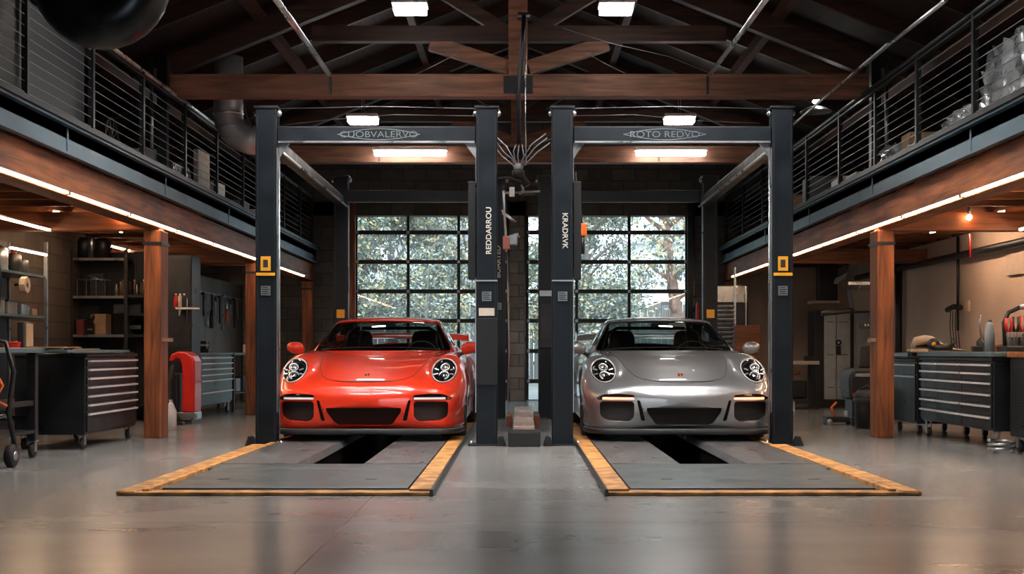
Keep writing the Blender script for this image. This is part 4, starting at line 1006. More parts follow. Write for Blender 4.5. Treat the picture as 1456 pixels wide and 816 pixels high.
# arm with socket boxes hanging by the pier
g = thing('air_supply_arm', 'grey jointed arm with small red and grey boxes hanging beside the left lift', 'air supply', (X(722, 13.2), 13.2, Z(320, 13.2)))
def rl2(px, py, y=13.2): return (X(px, y)-X(722, 13.2), 0, Z(py, y)-Z(320, 13.2))
MB().tube([rl2(716, 270), rl2(717, 300), rl2(719, 330), rl2(720, 358)], .012, 8).build('supply_pipe', 'galv', g); MB().tube([rl2(713, 299), rl2(724, 308), rl2(733, 316), rl2(727, 312), rl2(714, 303)], .010, 8).build('swivel_arm', 'galv', g)
MB().cbox(*rl2(720, 345), .07, .06, .13).build('red_socket_box', pbr('faded_red_box', (.55, .22, .18), .5), g, .008); MB().cbox(*rl2(730, 341), .08, .06, .10).build('grey_socket_box', 'galv', g, .008); MB().tube([rl2(728, 334), rl2(736, 332), rl2(738, 338)], .008, 6).build('box_hook', 'galv', g)
MB().tube([rl2(722, 358), rl2(722, 420), rl2(724, 500), rl2(722, 570)], .008, 6).build('supply_hose', 'wire', g)
# cables across the roof
for i, (lab, P) in enumerate((('thin sagging cable from the collar beam to the right', [(800, 40), (870, 62), (950, 80), (1010, 104)]), ('thin cable running right from above the right lift', [(790, 165), (900, 163), (1000, 172), (1080, 175)]), ('thin cable above the left lift crossbeam', [(400, 178), (470, 170), (560, 163), (690, 165)]), ('thin cable crossing the left roof bay', [(590, 106), (620, 92), (650, 76)]), ('thin cable crossing the right roof bay', [(835, 76), (860, 90), (890, 105)]))):
    pipe('roof_cable', lab, [(X(a, 13.6), 13.6, Z(b, 13.6)) for a, b in P], .004, 'wire', 'cable', 5)
# big ventilation ducts
d = thing('ventilation_duct', 'large dark rounded duct at the upper left corner beside the mezzanine railing', 'duct', (X(165, 9.5), 9.5, Z(25, 9.5)))
MB().tube([(-.38, 0, .9)]+[(-.10+.28*math.cos(PI+PI*k/14), 0, .26+.28*math.sin(PI+PI*k/14)) for k in range(15)]+[(.18, 0, .9)], .205, 28).build('duct_body', pbr('dark_duct', (.03, .034, .037), .3, metal=.8, var=.3), d); MB().lathe([(.19, .24), (.222, .24), (.222, .28), (.19, .28)], (.18, 0, .12), n=24).build('duct_collar', 'galv', d)
d = thing('elbow_duct', 'shiny silver elbow duct beside the top of the left lift column', 'duct', (X(335, 14.8), 14.8, Z(185, 14.8)))
MB().tube([(-.08, 0, .80), (-.08, 0, .18), (-.07, 0, .08), (-.03, 0, .0), (.05, 0, -.07), (.16, 0, -.11), (.28, 0, -.12)], .16, 24).build('duct_elbow', 'duct_bright', d)
for k, p in enumerate(((-.08, 0, .18), (-.05, 0, .03))): MB().lathe([(.16, -.012), (.172, 0), (.16, .012)], p, n=24).build('duct_seam', 'alu', d)
MB().tube([(.1, -.05, .30), (.15, -.08, .1), (.25, -.1, -.05), (.42, -.1, -.12)], .012, 6).build('duct_cable', 'wire', d)
s_ = thing('dish_pendant_lamp', 'round metal dish lamp with a tube above the right lift column', 'lamp', (X(1160, 14.9), 14.9, Z(158, 14.9)))
MB().lathe([(.02, .06), (.10, .04), (.17, .0), (.175, -.015), (.165, -.01), (.09, .02), (.001, .03)], n=28).build('dish', 'galv', s_); MB().tube([(-.02, 0, .10), (.03, -.1, .15), (.07, -.25, .20)], .022, 10).build('lamp_tube', 'tube', s_); MB().tube([(0, 0, .06), (0, 0, .25)], .012, 8).build('dish_stem', 'dark_steel', s_)
# ------------------------------------------------------------------ tool chests and benches
def caster(parent, x, y, r=.05, top=.14):
    c = bpy.data.objects.new('caster', None); COL.objects.link(c); c.parent = parent; c.location = (x, y, 0)
    MB().lathe([(.001, -.018), (r*.9, -.018), (r, -.012), (r, .012), (r*.9, .018), (.001, .018)], (0, 0, r), 'x', 18).build('caster_wheel', 'rubber', c)
    m = MB(); m.box(-.026, -.020, -.02, .03, r-.01, top-.01); m.box(.020, .026, -.02, .03, r-.01, top-.01); m.box(-.035, .035, -.03, .045, top-.012, top); m.build('caster_fork', 'galv', c)
def chest(name, label, x_face, y0, y1, depth, s, z0, z1, rows, cols, mat, top='dark_steel', plain=0, handle='handle'):
    """drawer chest whose drawer face looks at the aisle; s=-1 left side of the garage"""
    t = thing(name, label, 'tool chest', (x_face, (y0+y1)/2, 0)); L = (y1-y0); xb = s*depth
    def bx(m, xa, xb, *r): return m.box(min(xa, xb), max(xa, xb), *r)
    bx(MB(), s*.012, xb, -L/2, L/2, z0, z1-.03).build('chest_body', mat, t, .006)
    bx(MB(), -s*.01, xb, -L/2-.01, L/2+.01, z1-.03, z1).build('chest_top', top, t, .006)
    H = z1-.045-z0-.02; tot = sum(rows); z = z1-.045
    for rh in rows:
        h = H*rh/tot; z -= h
        for c in range(len(cols)-1):
            ya = -L/2+.015+(L-.03)*cols[c]+.006; yb = -L/2+.015+(L-.03)*cols[c+1]-.006
            dr = bx(MB(), -s*.004, s*.012, ya, yb, z+.005, z+h-.005).build('drawer', mat, t, .002)
            hm = MB(); bx(hm, -s*.026, -s*.0045, ya+.015, yb-.015, z+h-.030, z+h-.014); hm.build('drawer_handle', handle, dr)
    for sx in (.06, depth-.06):
        for sy in (-L/2+.08, L/2-.08): caster(t, s*sx, sy, .05, z0)
    return t
c1 = chest('rolling_tool_chest', 'large black rolling tool chest with seven bright drawer handles beside the left post', -3.74, 11.62, 13.15, .62, -1, .13, .835, (1, 1, 1, 1, 1, 1, 2.3), (0, 1), 'chest')
chest('rolling_tool_chest', 'slate-grey drawer cabinet on wheels beside the red machine', -4.0, 16.85, 18.75, .62, -1, .16, .835, (1, 1, 1, 1, 2.1, 2.2), (0, 1), 'chest_teal', 'bench')
chest('rolling_tool_chest', 'wide black multi-drawer tool chest under the right workbench top', 4.03, 11.45, 13.5, .68, 1, .17, .80, (1, 1.1, 1.3, 1.3, 1.3, 1.5), (0, .38, .73, 1), 'chest', 'chest')
chest('drawer_cabinet', 'narrow black cabinet between the right timber post and the wide tool chest', 4.02, 13.62, 14.5, .6, 1, .12, .78, (1, 4), (0, 1), 'chest')
# workbench left
b = thing('workbench', 'steel-topped workbench at the left edge in front of the black chest', 'workbench', (-4.4, 10.0, 0))
MB().box(-.75, .56, -1.6, 1.35, .835+.005, .880).build('bench_top', 'bench', b, .006); MB().box(.40, .74, .9, 2.65, .842, .866).build('sliding_shelf', 'bench', b, .004)
for x in (-.7, .50):
    for y in (-1.5, .78): MB().box(x-.035, x+.035, y-.035, y+.035, .14, .84).build('bench_leg', 'dark_steel', b, .004); caster(b, x, y, .06, .14)
MB().box(-.7, .5, .76, .80, .30, .34).build('stretcher', 'dark_steel', b); MB().box(.48, .52, -1.5, .8, .42, .46).build('stretcher', 'dark_steel', b)
MB().box(-.72, .53, -1.55, .8, .20, .225).build('lower_shelf', 'dark_steel', b)
# cart at the left edge
b = thing('hose_trolley', 'black trolley frame with a fat caster at the left edge of the photo', 'trolley', (X(8, 9.9), 9.9, 0))
MB().tube([(-.15, 0, .95), (0, 0, .92), (.06, 0, .7), (.02, 0, .4), (.07, 0, .15)], .018, 8).build('trolley_frame', 'dark_steel', b); MB().tube([(-.5, 0, .3), (.02, 0, .38)], .015, 8).build('trolley_bar', 'galv', b)
MB().lathe([(.001, -.03), (.075, -.03), (.085, -.02), (.085, .02), (.075, .03), (.001, .03)], (.05, -.02, .0855), 'x', 24).build('trolley_wheel', 'rubber', b); MB().lathe([(.001, .034), (.035, .034), (.035, .03)], (.05, -.02, .0855), 'x', 16).build('wheel_hub', 'alu', b)
MB().tube([(-.1, -.05, .8), (0, -.06, .6), (-.05, -.07, .5), (.03, -.05, .45)], .012, 6).build('trolley_hose', 'orange', b)
# things on the left bench
def box_thing(name, label, cat, cx, cy, z, w, d, h, mat, group=None, lid=None, bev=.006):
    t = thing(name, label, cat, (cx, cy, z), rnd.uniform(-.06, .06), group)
    MB().box(-w/2, w/2, -d/2, d/2, 0, h).build('box_body', mat, t, bev)
    if lid: MB().box(-w/2-.004, w/2+.004, -d/2-.004, d/2+.004, h*.86, h+.004).build('box_lid', lid, t, bev)
    return t
box_thing('parts_box', 'small glossy red box lying on the left workbench', 'box', X(18, 10.8), 10.8, .881, .12, .1, .045, 'red', None, 'red')
box_thing('book', 'dark book standing upright on the left workbench', 'book', X(34, 10.9), 10.9, .881, .05, .18, .21, 'black', None); box_thing('book', 'pale book standing upright beside the dark one', 'book', X(41, 10.95), 10.95, .881, .02, .18, .20, 'card')
for px, y, w, l, nm in ((65, 11.0, .34, .24, 'orange paper sheets on the left workbench, left pile'), (92, 11.2, .26, .18, 'orange paper sheets on the left workbench, middle pile'), (124, 11.9, .22, .16, 'orange paper sheets on the far end of the left workbench')):
    t = thing('paper_sheets', nm, 'paper', (X(px, y), y, .881 if y < 11.3 else .868), .2)
    for k in range(3): MB().box(-w/2+.01*k, w/2-.008*k, -l/2, l/2-.01*k, .004*k, .004*k+.003).build('sheet', 'yellow' if k % 2 else 'card', t)
# ------------------------------------------------------------------ shelving
def shelf_unit(name, label, x0, x1, y0, y1, zs, ztop, post='dark_steel', shelf='dark_steel', back=None, z_bottom=0, lip='galv'):
    t = thing(name, label, 'shelving', (x0, y0, 0))
    for x in (0, x1-x0):
        for y in (0, y1-y0): MB().cbox(x, y, (ztop+z_bottom)/2, .035, .035, ztop-z_bottom).build('upright', post, t)
    for z in zs:
        sh = MB().box(0, x1-x0, 0, y1-y0, z-.025, z).build('shelf_board', shelf, t)
        if x1-x0 > 0: MB().box(0, x1-x0, -.006, .0, z-.028, z+.004).build('shelf_lip', lip, sh)
    if back == 'x': MB().box(0, x1-x0, y1-y0, y1-y0+.01, z_bottom, ztop).build('back_panel', 'black', t)
    if back == 'y': MB().box(-.012, -.002, 0, y1-y0, z_bottom, ztop).build('back_panel', 'black', t)
    return t
YS = 13.9
shelf_unit('steel_shelving', 'open steel shelving against the left wall above the workbench', -5.45, -5.05, 12.6, 14.35, [Z(391, 14.2)-0, Z(449, 14.2), .35], 2.02, 'galv', 'bench', 'y')
zA, zB = Z(391, 14.2), Z(449, 14.2)
for k, (y, h, w, m_, n_) in enumerate(((13.2, .24, .16, 'black', 'black canister'), (13.55, .26, .14, 'galv', 'steel canister'), (13.9, .22, .15, 'black', 'dark tin'), (14.15, .17, .12, 'trim_black', 'grey tin'))):
    t = thing('canister', f'{n_} on the top shelf of the left wall shelving'+(' next to the upright' if k == 3 else ''), 'canister', (-5.22, y, zA), group='canisters on the left wall shelves')
    MB().lathe([(.001, 0), (w/2, 0), (w/2, h*.86), (w*.42, h*.93), (w*.2, h*.95), (.001, h*.95)], n=20).build('canister_body', m_, t); MB().lathe([(w*.2, h*.94), (w*.2, h), (.001, h)], n=16).build('canister_cap', 'red' if k == 2 else 'black', t)
for k, (y, w, h, m_, n_) in enumerate(((13.15, .26, .15, 'grey_box', 'grey storage box with dark bands'), (13.5, .24, .14, 'grey_box', 'second grey storage box'), (13.85, .2, .11, 'plastic_wrap', 'clear plastic box'), (14.12, .12, .07, 'card', 'small brown carton'))):
    t = box_thing('storage_box', n_+' on the lower shelf of the left wall shelving', 'box', -5.2, y, zB, .24, w, h, m_, 'boxes on the left wall shelves', 'black' if k < 2 else None)
t = thing('tape_roll', 'octagonal cream roll hanging under the upper left shelf', 'roll', (X(20, 13.6)+.0, 13.6, Z(405, 13.6)+.0)); t.location.x = -5.0
MB().lathe([(.035, -.03), (.085, -.03), (.085, .03), (.035, .03), (.035, -.03)], axis='x', n=8, smooth=False).build('roll_body', 'cream', t); MB().tube([(-.1, 0, 0), (.035, 0, 0)], .012, 8).build('roll_peg', 'dark_steel', t)
# dark bag hanging at far left
t = thing('hanging_bag', 'tall black fabric bag hanging at the left edge beside the shelving', 'bag', (-4.75, 11.9, 1.0))
MB().prism(rounded([(-.14, 0), (.12, .02), (.16, .5), (.09, .93), (-.08, .93), (-.16, .5)], .05), 'y', -.08, .08).build('bag_body', 'blue_dark', t, .03); MB().tube([(-.05, 0, .9), (0, 0, 1.05), (.05, 0, .9)], .01, 6).build('bag_strap', 'black', t)
# shelving facing the camera, left
x0, x1 = X(102, 16.5), X(207, 16.5); zz = [Z(p, 16.5) for p in (367, 421, 476, 500)]
u = shelf_unit('black_shelving', 'tall black shelving facing the camera behind the black tool chest', x0, x0+.66, 16.5, 16.95, zz+[.15], 2.1, 'black', 'dark_steel', 'x')
u = shelf_unit('black_shelving', 'darker shelving unit with jars between the tall shelving and the post', x0+.70, x1+.2, 16.4, 16.8, [Z(420, 16.5), Z(446, 16.5), Z(476, 16.5), .2], 2.1, 'black', 'black', 'x', lip='dark_steel')
def on(px, i): return X(px, 16.7)
for k, (px, h, w, m_, n_) in enumerate(((119, .27, .15, 'dark_steel', 'tall steel pot'), (130, .28, .10, 'galv', 'narrow chrome flask'), (146, .26, .20, 'black', 'wide black drum'))):
    t = thing('canister', f'{n_} on the top board of the tall black shelving', 'canister', (X(px, 16.7), 16.7, zz[0]), group='vessels on the tall black shelving')
    MB().lathe([(.001, 0), (w/2, 0), (w/2, h*.8), (w*.45, h*.9), (w*.3, h), (.001, h)], n=20).build('vessel_body', m_, t); MB().tube([(w/2, 0, h*.7), (w/2+.03, 0, h*.5), (w/2, 0, h*.3)], .006, 6).build('vessel_handle', 'alu', t)
t = thing('wire_basket', 'steel wire basket on the second board of the tall black shelving', 'basket', (X(134, 16.7), 16.7, zz[1]))
for a, b in (((-.17, -.12), (.17, -.12)), ((.17, -.12), (.17, .12)), ((.17, .12), (-.17, .12)), ((-.17, .12), (-.17, -.12))):
    MB().tube([(a[0], a[1], .21), (b[0], b[1], .21)], .005, 6).build('basket_rim', 'alu', t)
for x in (-.17, -.06, .06, .17): MB().tube([(x, -.12, .0), (x, -.12, .21)], .004, 6).build('basket_wire', 'alu', t)
MB().box(-.17, .17, -.12, .12, .002, .01).build('basket_floor', 'black', t); MB().tube([(-.12, 0, .21), (-.08, 0, .27), (.10, 0, .20)], .006, 6).build('basket_handle', 'alu', t)
box_thing('storage_box', 'dim grey box behind the wire basket on the tall black shelving', 'box', X(139, 16.85), 16.86, zz[1], .17, .12, .30, 'trim_black')
box_thing('storage_box', 'dark red box on the third board of the tall black shelving', 'box', X(119, 16.7), 16.65, zz[2], .09, .2, .19, pbr('dull_red_box', (.10, .012, .012), .6)); box_thing('cardboard_box', 'pale cardboard box on the third board of the tall black shelving', 'box', X(146, 16.7), 16.7, zz[2], .15, .2, .26, 'card'); box_thing('cardboard_box', 'dim wide carton at the back of the third board', 'box', X(127, 16.85), 16.86, zz[2], .25, .12, .36, 'trim_black')
t = thing('coffee_machine', 'small black machine between the red box and the pale carton', 'machine', (X(130, 16.62), 16.62, zz[2])); MB().box(-.055, .055, -.07, .07, 0, .14).build('machine_base', 'black_gloss', t, .01); MB().sphere((0, 0, .22), .055, 8).build('machine_head', 'black', t); MB().tube([(0, 0, .13), (0, 0, .2)], .02, 8).build('machine_neck', 'black', t); MB().box(-.03, .03, -.078, -.071, .06, .075).build('machine_slot', 'alu', t)
for k in range(9):
    px = 166+4.9*k; t = thing('glass_jar', 'amber and clear glass jar in the row on the darker shelving', 'jar', (X(px, 16.62), 16.6+.05*(k % 2), Z(420, 16.5)), group='glass jars on the darker shelving')
    h = .13+.03*((k*7) % 3); MB().lathe([(.001, 0), (.018, 0), (.019, h*.7), (.012, h*.85), (.012, h), (.001, h)], n=14).build('jar_glass', 'glassware' if k % 3 else 'galv', t); MB().lathe([(.001, h+.015), (.014, h+.015), (.014, h-.01)], n=12).build('jar_cap', 'galv', t)
box_thing('storage_box', 'dark tub on the second board of the darker shelving', 'box', X(185, 16.7), 16.7, Z(446, 16.5), .34, .25, .12, 'trim_black'); t = thing('helmet', 'dark rounded helmet on the lower board of the darker shelving', 'helmet', (X(196, 16.7), 16.7, Z(476, 16.5))); MB().sphere((0, 0, .10), .10, 10, (1, 1.1, 1)).build('helmet_shell', 'black_gloss', t); MB().box(-.07, .07, -.12, -.09, .07, .12).build('helmet_visor', 'chest_teal', t, .01)
# cabinet right of post, shelf with cups, tool board
t = thing('tall_cabinet', 'tall dark cabinet behind the left post beside the tool board', 'cabinet', (X(254, 16.4), 16.36, 0)); MB().box(-.14, .17, 0, .45, 0, 2.03).build('cabinet_body', 'chest', t, .005); MB().box(-.13, .16, -.012, -.001, .9, 1.98).build('cabinet_door', 'dark_steel', t, .003); MB().tube([(.12, -.03, 1.2), (.12, -.03, 1.5)], .008, 6).build('door_handle', 'galv', t)
tb = thing('tool_board', 'dark tool board standing behind the slate drawer cabinet', 'tool board', (-4.72, 18.95, 0)); MB().box(-.02, .0, 0, 3.9, .2, 1.98).build('board_panel', pbr('tool_board_panel', (.13, .12, .105), .55, metal=.3, var=.3, scale=3), tb); MB().box(-.02, .02, -.03, 0, 0, 2.0).build('board_post', 'galv', tb); MB().box(-.02, .02, 3.9, 3.93, 0, 2.0).build('board_post', 'dark_steel', tb); MB().box(.0, .02, 0, 3.9, 1.72, 1.75).build('tool_rail', 'galv', tb)
for k in range(13):
    y = 19.15+.27*k; L = (.50, .42, .55, .35, .46, .52, .38, .44, .5, .4, .36, .48, .3)[k]; orange = k == 9
    kind = ('spanner', 'pliers', 'saw', 'hammer')[k % 4] if not orange else 'pliers'
    t = thing('hanging_'+kind, ('orange-handled pliers hanging among the dark tools on the board' if orange else f'dark {kind} hanging on the tool board'), kind, (-4.685, y, 1.73), group=None if orange else f'dark {kind}s on the tool board')
    if kind == 'pliers':
        for s in (-1, 1): MB().tube([(0, s*.01, 0), (0, s*.03, -L*.45), (0, s*.025, -L*.55)], .010, 6).build('plier_jaw', 'alu' if orange else 'dark_steel', t); MB().tube([(0, s*.02, -L*.5), (0, s*.06, -L*.75), (0, s*.04, -L)], .018, 8).build('plier_grip', 'orange' if orange else 'black', t)
    elif kind == 'spanner': MB().box(-.006, .006, -.02, .02, -L, 0).build('spanner_shaft', 'galv', t); MB().lathe([(.02, -.008), (.04, -.008), (.04, .008), (.02, .008), (.02, -.008)], (0, 0, -L), 'x', 16).build('ring_end', 'galv', t)
    elif kind == 'hammer': MB().tube([(0, 0, 0), (0, 0, -L)], .013, 8).build('hammer_handle', 'black', t); MB().tube([(0, -.07, -.02), (0, .07, -.02)], .022, 8).build('hammer_head', 'dark_steel', t)
    else: MB().prism([(-.06, -.1), (.06, -.1), (.02, -L), (-.02, -L)], 'x', -.002, .002).build('saw_blade', 'galv', t); MB().lathe([(.02, -.01), (.045, -.01), (.045, .01), (.02, .01), (.02, -.01)], (0, 0, -.07), 'x', 14).build('saw_handle', 'black', t)
t = thing('wall_ledge', 'small white ledge beside the tool board with cans on it', 'shelf', (X(266, 16.2), 16.2, Z(437, 16.2))); MB().box(-.14, .12, 0, .14, -.02, 0).build('ledge_board', 'white', t); MB().prism([(0, 0), (.13, 0), (0, -.1)], 'x', -.1, -.09).build('ledge_bracket', 'galv', t)
for k, m_ in enumerate(('red', 'cream', 'black')):
    t = thing('spray_can', ('red', 'cream', 'black')[k]+' spray can on the small white ledge', 'can', (X(250+6*k, 16.25), 16.25, Z(437, 16.2)), group='cans on the white ledge'); MB().lathe([(.001, 0), (.024, 0), (.024, .13), (.012, .15), (.001, .15)], n=14).build('can_body', m_, t); MB().lathe([(.012, .15), (.012, .17), (.001, .17)], n=10).build('can_nozzle', 'white', t)
for k, m_ in enumerate(('red', 'cream', 'card', 'black', 'card')):
    t = thing('book', ('red', 'cream', 'brown', 'black', 'tan')[k]+' manual standing on the slate drawer cabinet', 'book', (-4.28+.0*k, 17.1+.07*k, .836), group='manuals on the slate drawer cabinet'); MB().box(-.08, .08, -.028, .028, 0, .17-.01*(k % 2)).build('cover', m_, t, .002); MB().box(-.075, .0815, -.022, .022, .004, .16-.01*(k % 2)).build('pages', 'paper', t)
t = thing('bench_vise', 'dark bench vise on the slate drawer cabinet', 'vise', (-4.25, 18.2, .836)); MB().box(-.07, .07, -.1, .1, 0, .05).build('vise_base', 'dark_steel', t, .01); MB().box(-.05, .05, -.14, -.02, .05, .16).build('vise_jaw', 'dark_steel', t, .01); MB().box(-.05, .05, .01, .08, .05, .16).build('vise_jaw', 'dark_steel', t, .01); MB().tube([(0, -.25, .1), (0, .1, .1)], .016, 8).build('vise_screw', 'galv', t); MB().tube([(-.1, -.24, .1), (.1, -.24, .1)], .007, 6).build('vise_bar', 'galv', t)
# red machine
t = thing('red_workshop_machine', 'bright red arched machine housing with black hose beside the left post', 'machine', (X(262, 15.75), 15.75, 0))
prof = [(-.02, .02), (.12, .02), (.12, .74), (.09, .83), (.02, .885), (-.08, .895), (-.16, .86), (-.2, .76), (-.14, .76), (-.1, .8), (-.04, .78), (-.01, .7)]
MB().prism([(a, b+.14) for a, b in [(-.03, .0), (.12, .0), (.12, .60), (.09, .66), (.02, .71), (-.08, .715), (-.155, .68), (-.19, .60), (-.14, .60), (-.10, .64), (-.05, .62), (-.03, .54)]], 'y', 0, .34).build('red_housing', 'red', t, .02)
MB().box(-.12, .13, .02, .32, .05, .14).build('machine_foot', 'galv', t, .01); MB().tube([(-.12, -.02, .70), (-.17, -.04, .5), (-.16, -.06, .3), (-.08, -.08, .1), (-.02, -.10, .03)], .03, 10).build('machine_hose', 'rubber', t); MB().box(-.16, .02, -.16, -.04, 0, .035).build('hose_nozzle', 'black', t, .008); MB().box(-.19, -.09, .05, .28, .0, .60).build('machine_motor', 'black', t, .02)
t = thing('plastic_bottle', 'translucent white bottle on the floor behind the left post', 'bottle', (X(243, 14.6), 14.6, 0)); MB().lathe([(.001, 0), (.06, 0), (.062, .2), (.03, .28), (.02, .30), (.001, .30)], n=16).build('bottle_body', 'white', t); MB().lathe([(.02, .30), (.022, .33), (.001, .33)], n=12).build('bottle_cap', 'white', t)
b = thing('side_table', 'narrow steel table beyond the slate drawer cabinet on the left', 'table', (-4.3, 19.6, 0)); MB().box(-.3, .3, -.7, .9, .80, .835).build('table_top', 'bench', b, .004)
for x in (-.27, .27):
    for y in (-.66, .86): MB().box(x-.02, x+.02, y-.02, y+.02, 0, .80).build('table_leg', 'dark_steel', b)
MB().box(-.3, .3, -.66, .86, .25, .27).build('lower_shelf', 'dark_steel', b); 
for k in range(3): box_thing('parts_box', ('brown', 'grey', 'black')[k]+' box on the lower shelf of the narrow left table', 'box', -4.25, 19.2+.45*k, .271, .3, .3, .16+.03*k, ('card', 'grey_box', 'black')[k], 'boxes under the narrow left table')
# ------------------------------------------------------------------ right side
YW = 12.4
b = thing('worktop', 'slate bench top laid over the wide black tool chest on the right', 'bench top', (0, 0, 0)); MB().box(4.0, 5.3, 11.4, 13.52, .806, .848).build('top_slab', 'bench', b, .006)
t = thing('shallow_tray', 'black shallow tray beside the right timber post', 'tray', (4.25, 14.0, .786)); MB().box(-.32, .32, -.40, .40, 0, .02).build('tray_floor', 'black', t, .004); m = MB()
for a in ((-.32, .32, -.40, -.385), (-.32, .32, .385, .40), (-.32, -.305, -.385, .385), (.305, .32, -.385, .385)): m.box(*a, .02, .055)
m.build('tray_rim', 'black_gloss', t)
t = thing('cream_casting', 'cream curved shell lying on the tray beside the right post', 'casting', (4.28, 13.95, .842))
rows = []
for x, zc, w, h in ((-.20, .06, .06, .05), (-.17, .11, .09, .05), (-.08, .13, .10, .05), (.0, .125, .10, .045), (.08, .08, .09, .035), (.16, .04, .07, .02), (.28, .025, .05, .012), (.36, .02, .03, .006)):
    rows.append([(x, w*math.cos(a), max(.0, zc+h*math.sin(a))) for a in (2*PI*j/16 for j in range(17))])
bmx = loft(rows); bmesh.ops.holes_fill(bmx, edges=[e for e in bmx.edges if e.is_boundary]); bmesh.ops.recalc_face_normals(bmx, faces=bmx.faces); finish(bmx, 'casting_shell', 'cream', t, False); MB().box(-.24, -.06, -.08, .08, 0, .035).build('casting_foot', 'cream', t, .01)
t = thing('angle_grinder', 'small black angle grinder with yellow disc on the right bench', 'grinder', (4.2, 13.3, .849)); MB().tube([(-.10, 0, .04), (.08, 0, .05)], [.03, .035], 12).build('grinder_body', 'black', t); MB().lathe([(.001, -.01), (.06, -.01), (.06, .01), (.001, .01)], (-.10, 0, .075), 'y', 18).build('grinder_disc', 'black', t); MB().lathe([(.001, -.013), (.022, -.013), (.022, -.010)], (-.10, 0, .075), 'y', 14).build('disc_centre', 'sticker_yellow', t); MB().tube([(.08, 0, .05), (.12, .02, .1), (.10, .02, .14)], .014, 8).build('grinder_handle', 'black', t)
t = thing('soldering_stand', 'dark upright soldering stand with orange light on the right bench', 'tool stand', (4.45, 12.95, .849)); MB().lathe([(.001, 0), (.045, 0), (.045, .10), (.02, .13), (.001, .13)], n=16).build('stand_cup', 'black', t); MB().tube([(0, 0, .12), (-.02, 0, .25), (-.005, 0, .36)], .008, 6).build('stand_rod', 'galv', t); MB().lathe([(.001, 0), (.013, 0), (.002, .06)], (.03, 0, .12), n=10).build('orange_tip', 'orange', t)
for k, (x, y, w, h, m_, n_) in enumerate(((4.5, 12.62, .16, .07, 'wood_y', 'small wooden block behind the bench tools'), (4.35, 12.45, .09, .09, 'black', 'black cube shaped tin on the right bench'), (4.5, 12.1, .14, .13, 'trim_black', 'grey-black tool case on the right bench'), (4.55, 11.9, .14, .16, 'black', 'taller black tool case beside the bottles'), (4.35, 12.75, .10, .05, 'dark_steel', 'low dark parts tin on the right bench'))):
    box_thing('tool_case' if 'case' in n_ else 'parts_box', n_, 'box', x, y, .849, w, w*.9, h, m_, None, 'black' if k > 1 else None)
# tool caddy with pliers and arch handle
t = thing('tool_caddy', 'tool caddy with tall black arch handle at the right bench end', 'tool caddy', (4.33, 11.62, .849)); MB().box(-.16, .20, -.12, .12, 0, .05).build('caddy_tray', 'black', t, .01)
MB().tube([(-.13, 0, .04), (-.14, 0, .25), (-.10, 0, .34), (0, 0, .385), (.12, 0, .385), (.20, 0, .34)], .019, 10).build('arch_handle', 'black', t); MB().tube([(-.01, 0, .39), (.04, 0, .39)], .026, 10).build('handle_joint', 'alu', t)
for k, (dx, h, g_, s_m) in enumerate(((-.12, .27, 'red', 'galv'), (-.06, .28, 'black', 'galv'), (.0, .29, 'red', 'galv'), (.05, .28, 'black', 'galv'), (.10, .26, 'black', 'galv'))):
    q = thing('cutting_pliers', ('red', 'black', 'dark red', 'black', 'black')[k]+'-handled pliers standing in the tool caddy'+(', '+('leftmost', 'second from left', 'middle', 'fourth', 'rightmost')[k]), 'pliers', (4.33+dx, 11.56, .90), group='pliers in the tool caddy')
    for s in (-1, 1): MB().tube([(s*.006, 0, .0), (s*.014, 0, .10), (s*.010, 0, .13)], .008, 8).build('plier_jaw', s_m, q); MB().tube([(s*.012, 0, .12), (s*.026, 0, .18), (s*.02, 0, h-.03)], .014, 8).build('plier_grip', g_, q)
for k, (x, y, h, m_) in enumerate(((4.13, 11.80, .26, 'grey_box'), (4.62, 11.6, .18, 'black'))):
    t = thing('squeeze_bottle', ('grey rounded bottle left of the tool caddy', 'dark small bottle right of the tool caddy')[k], 'bottle', (x, y, .849)); MB().lathe([(.001, 0), (.042, 0), (.044, h*.6), (.036, h*.9), (.02, h), (.001, h)], n=18).build('bottle_body', m_, t); MB().lathe([(.02, h*.97), (.018, h+.02), (.001, h+.02)], n=12).build('bottle_cap', 'black', t)
# near right ribbed cabinet with wooden top
t = thing('ribbed_cabinet', 'black ribbed cabinet with orange wood top at the right edge', 'cabinet', (4.35, 10.95, 0)); MB().box(-.20, .7, -.42, .42, .14, .80).build('cabinet_body', 'chest', t, .01); MB().box(-.22, .72, -.44, .44, .801, .85).build('wood_top', 'wood_x', t, .006)
for k in range(26): MB().box(-.206, -.2, -.38, .38, .20+.022*k, .21+.022*k).build('rib', 'black', t)
for x in (-.14, .6):
    for y in (-.34, .34): caster(t, x, y, .055, .14)
t = thing('air_hose', 'coiled grey hose on the floor under the ribbed cabinet', 'hose', (4.02, 11.2, 0)); MB().tube([(.10*math.cos(a), .12*math.sin(a), .02+.012*a/2) for a in [k*.4 for k in range(40)]], .014, 8).build('hose_coil', 'wire', t)
tag(MB().lathe([(.001, .004), (.2, .004), (.21, 0), (.001, 0)], (4.05, 9.8, .001), n=28).build('floor_drain_lid', 'black'), 'round black lid on the floor at the right edge', 'lid')
